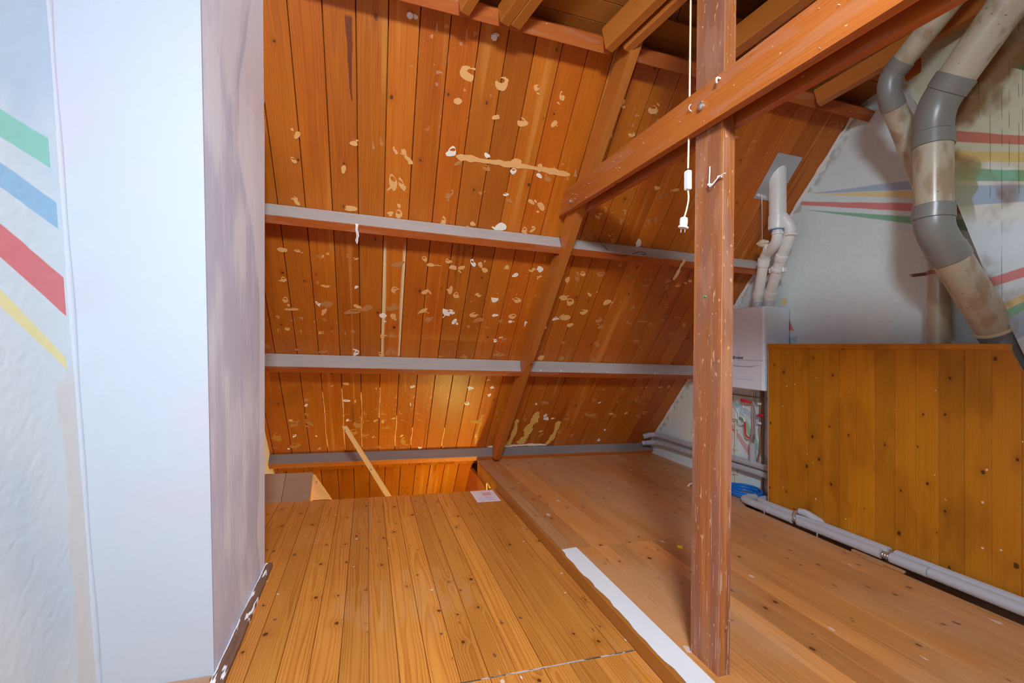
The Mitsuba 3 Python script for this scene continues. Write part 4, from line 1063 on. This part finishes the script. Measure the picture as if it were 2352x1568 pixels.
part('air_pipe_001', 'bracket', tube([cl - (c2 - c1) * 0.02, cl + (c2 - c1) * 0.03], 0.050, 20), 'mat_pvc_white', 40)
part('air_pipe_001', 'bracket_ear', tbox(cl + np.array((-0.02, 0.045, -0.02)), cl + np.array((0.02, 0.072, 0.02)), 0.004), 'mat_pvc_white')
part('air_pipe_001', 'bracket_ear', tbox(cl + np.array((-0.02, -0.072, -0.03)), cl + np.array((0.02, -0.045, 0.01)), 0.004), 'mat_pvc_white')
k = thing('threaded_rod', tube([(3.075, 2.935, 2.80), (3.10, 2.955, 2.62), (3.15, 3.0, 2.42)], 0.004, 8), 'mat_steel', 'thin steel rod hanging from the zinc plate beside the flue', 'rod', smooth=True)
g = np.random.default_rng(4)
fo = trimesh.creation.icosphere(subdivisions=3, radius=0.03)
fo.vertices = fo.vertices * (0.5 + 1.0 * meshkit.fbm(fo.vertices * 55)[:, None]) * [1.0, 1.7, 0.9] + [3.155, 3.0, 2.42]
thing('foam_lump', fo, 'mat_cream', 'cream lump of foam on the left flue pipe above the upper purlin', 'foam', smooth=True)

# pipework under the boiler
def rod(pts, r, n=12, dense=0):
    return tube(pts, r, n, dense=dense)


k = thing('gas_pipe', None, None, 'steel pipe with a red lever valve and grey lagging under the boiler', 'pipe')
part(k, 'pipe', rod([(3.465, 3.413, 0.66), (3.465, 3.413, 1.185)], 0.0085), 'mat_steel', True)
part(k, 'pipe', rod([(3.465, 3.390, 0.70), (3.465, 3.390, 1.185)], 0.007), 'mat_steel', True)
part(k, 'valve', join(tube([(3.46, 3.405, 0.655), (3.46, 3.405, 0.70), (3.46, 3.405, 0.735), (3.46, 3.405, 0.77)], [0.012, 0.020, 0.020, 0.012], 8), tube([(3.46, 3.405, 0.705), (3.43, 3.42, 0.705)], 0.008, 8)), 'mat_steel', 40)
part(k, 'lever', join(tube([(3.435, 3.425, 0.700), (3.43, 3.450, 0.712), (3.43, 3.462, 0.740), (3.43, 3.470, 0.845)], [0.010, 0.009, 0.007, 0.009], 8)), 'mat_red', True)
part(k, 'lagging', rod([(3.46, 3.405, 0.655), (3.46, 3.405, 0.47)], 0.031, 20), 'mat_lagging', 40)
part(k, 'red_knob', tube([(3.44, 3.405, 1.035), (3.43, 3.43, 1.04), (3.42, 3.455, 1.045), (3.42, 3.50, 1.047), (3.42, 3.510, 1.047)], [0.010, 0.012, 0.015, 0.017, 0.008], 12), 'mat_red', 40)
k = thing('copper_pipe', None, None, 'thin copper pipe with a red tap and an s-bend next to the partition', 'pipe')
part(k, 'pipe', rod([(3.465, 3.322, 1.185), (3.465, 3.322, 0.72), (3.465, 3.326, 0.60), (3.462, 3.345, 0.53), (3.455, 3.335, 0.47), (3.45, 3.30, 0.455), (3.45, 3.25, 0.45)], 0.0085, 12, 2), 'mat_copper', True)
part(k, 'union', tube([(3.465, 3.322, 0.745), (3.465, 3.322, 0.775), (3.465, 3.322, 0.82), (3.465, 3.322, 0.83)], [0.012, 0.016, 0.016, 0.011], 8), 'mat_steel', 40)
part(k, 'clip', tbox((3.45, 3.30, 0.845), (3.49, 3.345, 0.865), 0.003), 'mat_white_paint')
part(k, 'clip', tbox((3.45, 3.29, 1.025), (3.49, 3.345, 1.045), 0.003), 'mat_white_paint')
part(k, 'tap_lever', join(tbox((3.43, 3.262, 0.925), (3.45, 3.315, 0.945), 0.004), tbox((3.43, 3.315, 0.918), (3.45, 3.335, 0.935), 0.003)), 'mat_red')
thing('brown_pipe', rod([(3.455, 3.285, 1.18), (3.455, 3.285, 0.205)], 0.0115, 12), 'mat_brown_pipe', 'dark brown pipe running down to the floor behind the partition edge', 'pipe', smooth=True)
thing('boiler_bracket', tbox((3.45, 3.04, 1.085), (3.475, 3.70, 1.097)), 'mat_pvc_grey', 'thin grey mounting rail on the gable just under the boiler', 'rail')
k = thing('socket_box', None, None, 'cream junction box with yellow conduit on the gable right of the post', 'junction box')
part(k, 'box', tbox((3.455, 3.600, 0.845), (3.5, 3.70, 0.965), 0.006), 'mat_white_paint')
part(k, 'conduit', rod([(3.485, 3.640, 0.85), (3.485, 3.640, 0.15)], 0.0095), 'mat_cream', True)
for z in (0.83, 0.745, 0.545, 0.30):
    part(k, 'saddle', tbox((3.470, 3.617, z - 0.007), (3.5, 3.663, z + 0.007), 0.003), 'mat_cream')
pts = [(3.46, 3.66, 0.975), (3.44, 3.63, 0.985), (3.44, 3.59, 0.955), (3.44, 3.56, 0.915)]
for t in np.linspace(0, 4 * math.pi, 34):
    r = 1 + 0.12 * math.sin(t * 0.5)
    pts.append((3.44 - 0.0006 * t, 3.520 + 0.040 * r * math.cos(t) - 0.012 * math.sin(t), 0.855 + 0.035 * r * math.sin(t) + 0.014 * math.cos(t)))
pts += [(3.44, 3.53, 0.90), (3.44, 3.50, 0.96), (3.44, 3.497, 1.0)]
thing('white_cable', tube(pts, 0.0042, 8, dense=1), 'mat_white_paint', 'looped white cable hanging from the junction box', 'cable', smooth=True)
thing('thin_hose', tube([(3.44, 3.40, 1.055), (3.43, 3.37, 1.05), (3.43, 3.35, 0.98), (3.44, 3.325, 0.94)], 0.0045, 8, dense=2), 'mat_pvc_lightgrey', 'thin grey hose from the red knob to the copper pipe', 'hose', smooth=True)

k = thing('heating_pipe', None, None, 'upper grey lagged pipe along the foot of the gable', 'pipe')
part(k, 'lagging', tube([(3.30, 4.955, 0.42), (3.40, 4.92, 0.452), (3.462, 4.84, 0.452), (3.462, 4.2, 0.452), (3.462, 3.6, 0.455), (3.462, 2.9, 0.465)], 0.031, 20, dense=2), 'mat_lagging', True)
part(k, 'tape', tube([(3.335, 4.945, 0.432), (3.345, 4.942, 0.435)], 0.0325, 20), 'mat_blue_ring', 40)
k = thing('heating_pipe', None, None, 'lower grey lagged pipe along the foot of the gable', 'pipe')
part(k, 'lagging', tube([(3.29, 4.965, 0.335), (3.385, 4.90, 0.355), (3.440, 4.82, 0.362), (3.440, 4.2, 0.372), (3.440, 3.6, 0.392), (3.440, 2.9, 0.398)], 0.029, 20, dense=2), 'mat_lagging', True)
part(k, 'tape', tube([(3.325, 4.942, 0.342), (3.335, 4.935, 0.344)], 0.0305, 20), 'mat_blue_ring', 40)

# partition of brown boards
pn = thing('wooden_partition', None, None, 'low partition of varnished brown boards with round knots in front of the gable', 'partition')
yj = [2.985, 2.872, 2.753, 2.626, 2.504, 2.384, 2.265, 2.145, 2.027, 1.911, 1.791, 1.672, 1.554, 1.436, 1.318, 1.20]
for i in range(len(yj) - 1):
    y1, y0 = yj[i] - 0.0007, yj[i + 1] + 0.0007
    dx = float(rng.uniform(-0.0008, 0.0008))
    zb = 0.285 if i == 2 else 0.262
    top = lambda y: min(1.545, 1.28 + (y - 1.372) * 2.45) if i >= 12 else 1.545
    m = M()
    pr = [(y0, zb), (y1, zb), (y1, top(y1)), (y0, top(y0))]
    if i == 12:
        pr = [(y0, zb), (y1, zb), (y1, 1.545), (1.480, 1.545), (y0, top(y0))]
    n = len(pr)
    o = float(rng.uniform(0, 4))
    for x, e in ((3.2 + dx, 0), (3.218 + dx, 1)):
        m.poly([(x, y, z) for y, z in pr], [(8 * (350 + i) + y - y0 + 0.14 * e, o + z) for y, z in pr])
    for (ya, za), (yb, zb2) in zip(pr, pr[1:] + pr[:1]):
        m.poly([(3.2 + dx, ya, za), (3.218 + dx, ya, za), (3.218 + dx, yb, zb2), (3.2 + dx, yb, zb2)], [(8 * (350 + i) + 0.3, o + za), (8 * (350 + i) + 0.318, o + za), (8 * (350 + i) + 0.318, o + zb2), (8 * (350 + i) + 0.3, o + zb2)])
    part(pn, 'board', m, 'mat_panel')
part(pn, 'cap', M().box((3.192, 1.484, 1.545), (3.226, 2.992, 1.579), 1, 370, 0.002), 'mat_panel')
part(pn, 'end_edge', M().box((3.199, 2.9855, 0.20), (3.224, 2.992, 1.545), 2, 371), plain('mat_end_edge', (0.50, 0.30, 0.20), 0.6))
part(pn, 'backing', M().box((3.219, 1.56, 0.25), (3.223, 2.98, 1.54), 2, 372), 'mat_panel')

# pipes along the floor in front of the partition
k = thing('floor_pipe', None, None, 'front grey lagged pipe along the trough below the partition', 'pipe')
yp = [(3.160, 2.66), (2.64, 2.02), (1.985, 1.80), (1.795, 0.9)]
part(k, 'lagging', tube([(3.30, 3.215, 0.215), (3.20, 3.212, 0.215), (3.145, 3.195, 0.216), (3.132, 3.13, 0.217), (3.13, 2.90, 0.220)], 0.031, 20, dense=2), 'mat_lagging', True)
part(k, 'lagging', tube([(3.13, 2.895, 0.220), (3.13, 2.70, 0.222)], 0.0325, 20), 'mat_lagging', 40)
part(k, 'lagging', tube([(3.13, 2.645, 0.223), (3.13, 2.06, 0.235)], 0.032, 20), 'mat_lagging', 40)
part(k, 'lagging', tube([(3.13, 2.0, 0.236), (3.13, 1.80, 0.239)], 0.0325, 20), 'mat_lagging', 40)
part(k, 'lagging', tube([(3.13, 1.795, 0.239), (3.13, 0.9, 0.248)], 0.031, 20), 'mat_lagging', 40)
part(k, 'pipe', tube([(3.13, 2.72, 0.221), (3.13, 1.95, 0.236)], 0.018, 14), 'mat_steel', True)
for y in (2.03, 2.045, 2.015):
    part(k, 'coupling', tube([(3.13, y, 0.235), (3.13, y + 0.008, 0.235)], 0.024, 8), 'mat_steel', 40)
k = thing('floor_pipe', None, None, 'rear grey lagged pipe along the foot of the partition', 'pipe')
part(k, 'lagging', tube([(3.30, 3.10, 0.235), (3.21, 3.08, 0.238), (3.172, 3.03, 0.240), (3.170, 2.90, 0.241), (3.170, 2.65, 0.244)], 0.030, 20, dense=2), 'mat_lagging', True)
part(k, 'lagging', tube([(3.170, 2.648, 0.244), (3.170, 2.04, 0.252)], 0.030, 20), 'mat_lagging', 40)
part(k, 'lagging', tube([(3.170, 2.0, 0.252), (3.170, 0.9, 0.268)], 0.030, 20), 'mat_lagging', 40)
part(k, 'pipe', tube([(3.17, 2.06, 0.251), (3.17, 1.98, 0.252)], 0.018, 14), 'mat_steel', True)
k = thing('pipe_branch', None, None, 'grey lagged branch looping from the floor pipe through the notch in the partition', 'pipe')
part(k, 'elbow', tube([(3.13, 2.690, 0.235), (3.128, 2.685, 0.275), (3.138, 2.66, 0.300), (3.15, 2.63, 0.305)], 0.013, 14, dense=2), 'mat_steel', True)
part(k, 'lagging', tube([(3.140, 2.655, 0.300), (3.16, 2.61, 0.300), (3.18, 2.56, 0.275), (3.20, 2.52, 0.255), (3.25, 2.50, 0.25)], [0.022, 0.026, 0.028, 0.029, 0.029], 16, dense=2), 'mat_lagging', True)
RS = RSP
thing('wood_offcut', tbox((3.195, 1.975, 0.139), (3.222, 2.30, 0.156), 0.003), 'mat_step', 'narrow wooden offcut at the edge of the trough under the floor pipes', 'offcut')
k = 'wood_offcut'
scene['wood_offcut__stick'] = scene.pop('wood_offcut')
part(k, 'block', tbox((3.17, 2.08, 0.139), (3.194, 2.22, 0.150), 0.003), 'mat_step')
for i, (y, z) in enumerate(((3.04, 0.10), (2.56, 0.10))):
    thing('hanger_strap', tbox((3.212, y, 0.10), (3.216, y + 0.006, 0.185)), 'mat_pvc_lightgrey', ('far thin pale strap under the floor pipe', 'near thin pale strap under the floor pipe')[i], 'strap')
# coil of blue hose
pts = []
for t in np.linspace(0, 6.3 * math.pi, 120):
    turn = t / (2 * math.pi)
    r = 0.135 + 0.012 * math.sin(2.3 * t) * 0.5 + 0.012 * (turn % 2)
    pts.append((3.445 + r * math.cos(t) * 0.96, 3.475 + r * math.sin(t), 0.1505 + 0.0165 * turn))
pts += [(3.42, 3.66, 0.205), (3.40, 3.70, 0.24), (3.395, 3.67, 0.27)]
k = thing('blue_hose', None, None, 'coil of bright blue hose on the floor between the post and the partition', 'hose')
part(k, 'coil', tube(pts, 0.0115, 12), 'mat_blue_hose', True)
part(k, 'coupling', tube([(3.395, 3.67, 0.27), (3.385, 3.645, 0.295)], 0.0115, 12), 'mat_steel', 40)
part(k, 'coupling', tube([(3.19, 3.47, 0.165), (3.155, 3.445, 0.163)], 0.0105, 12), 'mat_steel', 40)
thing('yellow_hose_end', tube([(3.20, 3.82, 0.155), (3.14, 3.81, 0.175), (3.07, 3.80, 0.178), (3.035, 3.79, 0.152)], 0.010, 12, dense=2), 'mat_cream', 'bent end of pale yellow tube on the floor left of the post', 'tube', smooth=True)
thing('yellow_chip', plate([(0, 0), (0.022, -0.012), (0.045, 0.004), (0.03, 0.030), (0.01, 0.026)], (2.02, 2.62, 0.1395), (1, 0, 0), (0, 1, 0), 0.006), 'mat_yellow', 'small yellow chip on the raised floor left of the post', 'chip')

# the two old flue pipes at the right
RS = RSC


def ring_at(k, P, Q, r, name, mat):
    P, Q = np.array(P, float), np.array(Q, float)
    part(k, name, tube([P, P + (Q - P) * 0.2, P + (Q - P) * 0.8, Q], [r * 0.985, r, r, r * 0.985], 40), mat, 40)


k = thing('flue_pipe', None, None, 'thick dirty beige flue pipe with grey bends in front of the right gable', 'flue')
u = [np.array(q) for q in ((3.16, 1.10, 3.78), (3.20, 1.755, 3.045), (3.205, 1.825, 2.86), (3.205, 1.822, 2.32), (3.235, 1.790, 2.16), (3.341, 1.611, 1.675), (3.385, 1.535, 1.40))]
eye = np.array([0, 0, CAM_H])
u = [eye + (q - eye) * s for q, s in zip(u, (0.93, 0.93, 0.93, 0.93, 0.94, 1.0, 1.0))]
R = 0.086
part(k, 'upper_pipe', tube([u[0], u[1] + (u[0] - u[1]) * 0.02], R, 44), 'mat_old_pvc', 40)
part(k, 'middle_pipe', tube([u[2], u[3]], R, 44), 'mat_old_pvc', 40)
part(k, 'lower_pipe', tube([u[4], u[5]], R, 44), 'mat_old_pvc', 40)


def bend(k, P, D0, Q, D1, r, name, soc=0.075):
    """A grey bend with a socket at each end: from P heading D0 to Q heading D1."""
    P, Q, D0, D1 = (np.array(x, float) for x in (P, Q, D0, D1))
    D0, D1 = D0 / np.linalg.norm(D0), D1 / np.linalg.norm(D1)
    h = np.linalg.norm(Q - P) * 0.38
    t = np.linspace(0, 1, 14)[:, None]
    B = (1 - t) ** 3 * P + 3 * (1 - t) ** 2 * t * (P + D0 * h) + 3 * (1 - t) * t ** 2 * (Q - D1 * h) + t ** 3 * Q
    part(k, name, tube(B, r * 1.03, 44), 'mat_pvc_grey', 40)
    part(k, 'bend_socket', tube([P - D0 * soc, P - D0 * soc * 0.96, P, P + D0 * 0.004], [r * 1.0, r * 1.085, r * 1.085, r * 1.03], 44), 'mat_pvc_grey', 40)
    part(k, 'bend_socket', tube([Q - D1 * 0.004, Q, Q + D1 * soc * 0.96, Q + D1 * soc], [r * 1.03, r * 1.085, r * 1.085, r * 1.0], 44), 'mat_pvc_grey', 40)


dU = u[1] - u[0]
dL = u[5] - u[4]
bend(k, u[1] + np.array((0, 0.0, 0.0)), dU, u[2] + np.array((0, 0, -0.03)), u[3] - u[2], R, 'upper_bend')
bend(k, u[3] + np.array((0, 0, 0.0)), u[3] - u[2], u[4] + dL * 0.03, dL, R, 'lower_bend')
ring_at(k, u[5], u[5] + dL * 0.03, R * 1.1, 'seal_ring', 'mat_cream')
part(k, 'bottom_bend', tube([u[5] + dL * 0.03, u[5] + dL * 0.16, u[6]], R * 1.04, 40), 'mat_pvc_grey', 40)

k = thing('vent_pipe', None, None, 'thinner dirty beige vent pipe passing behind the thick flue pipe', 'pipe')
w = [np.array(q) for q in ((3.21, 1.45, 3.90), (3.235, 2.040, 3.345), (3.240, 2.075, 3.165), (3.345, 1.935, 2.52), (3.40, 1.905, 2.25), (3.40, 1.905, 1.2))]
w[1], w[2] = eye + (w[1] - eye) * 0.90, eye + (w[2] - eye) * 0.91
w[0] = w[1] + (np.array((2.88, 1.55, 3.352)) - w[1]) * 2.9
r = 0.056
part(k, 'upper_pipe', tube([w[0], w[1]], r, 36), 'mat_old_pvc', 40)
part(k, 'middle_pipe', tube([w[2], w[3]], r, 36), 'mat_old_pvc', 40)
part(k, 'lower_pipe', tube([w[4], w[5]], r, 36), 'mat_old_pvc', 40)
bend(k, w[1], w[1] - w[0], w[2], w[3] - w[2], r, 'upper_bend', 0.05)
bend(k, w[3], w[3] - w[2], w[4], w[5] - w[4], r, 'lower_bend', 0.05)
k = thing('pipe_clamp', None, None, 'rusty clamp arm holding the vent pipe behind the thick flue', 'clamp')
part(k, 'arm', tbox((3.375, 1.955, 2.022), (3.395, 2.045, 2.040), 0.003), 'mat_brown_pipe')
part(k, 'band', tube([(3.40, 1.905, 2.018), (3.40, 1.905, 2.044)], r * 1.04, 36), 'mat_copper', 40)
part(k, 'bolt', tube([(3.375, 2.035, 2.031), (3.355, 2.035, 2.031)], 0.008, 10), 'mat_steel', 40)
thing('breast_side_shade', plate([(2.06, 3.24), (2.02, 3.24), (1.945, 3.03), (1.975, 3.03)], (3.285, 0, 0), (0, 1, 0), (0, 0, 1), 0.012), 'mat_pvc_lightgrey', 'narrow grey strip between the two beige pipes, side of the flue breast with its shading painted in', 'board')  # side face of the flue breast; its different lighting is put into the grey
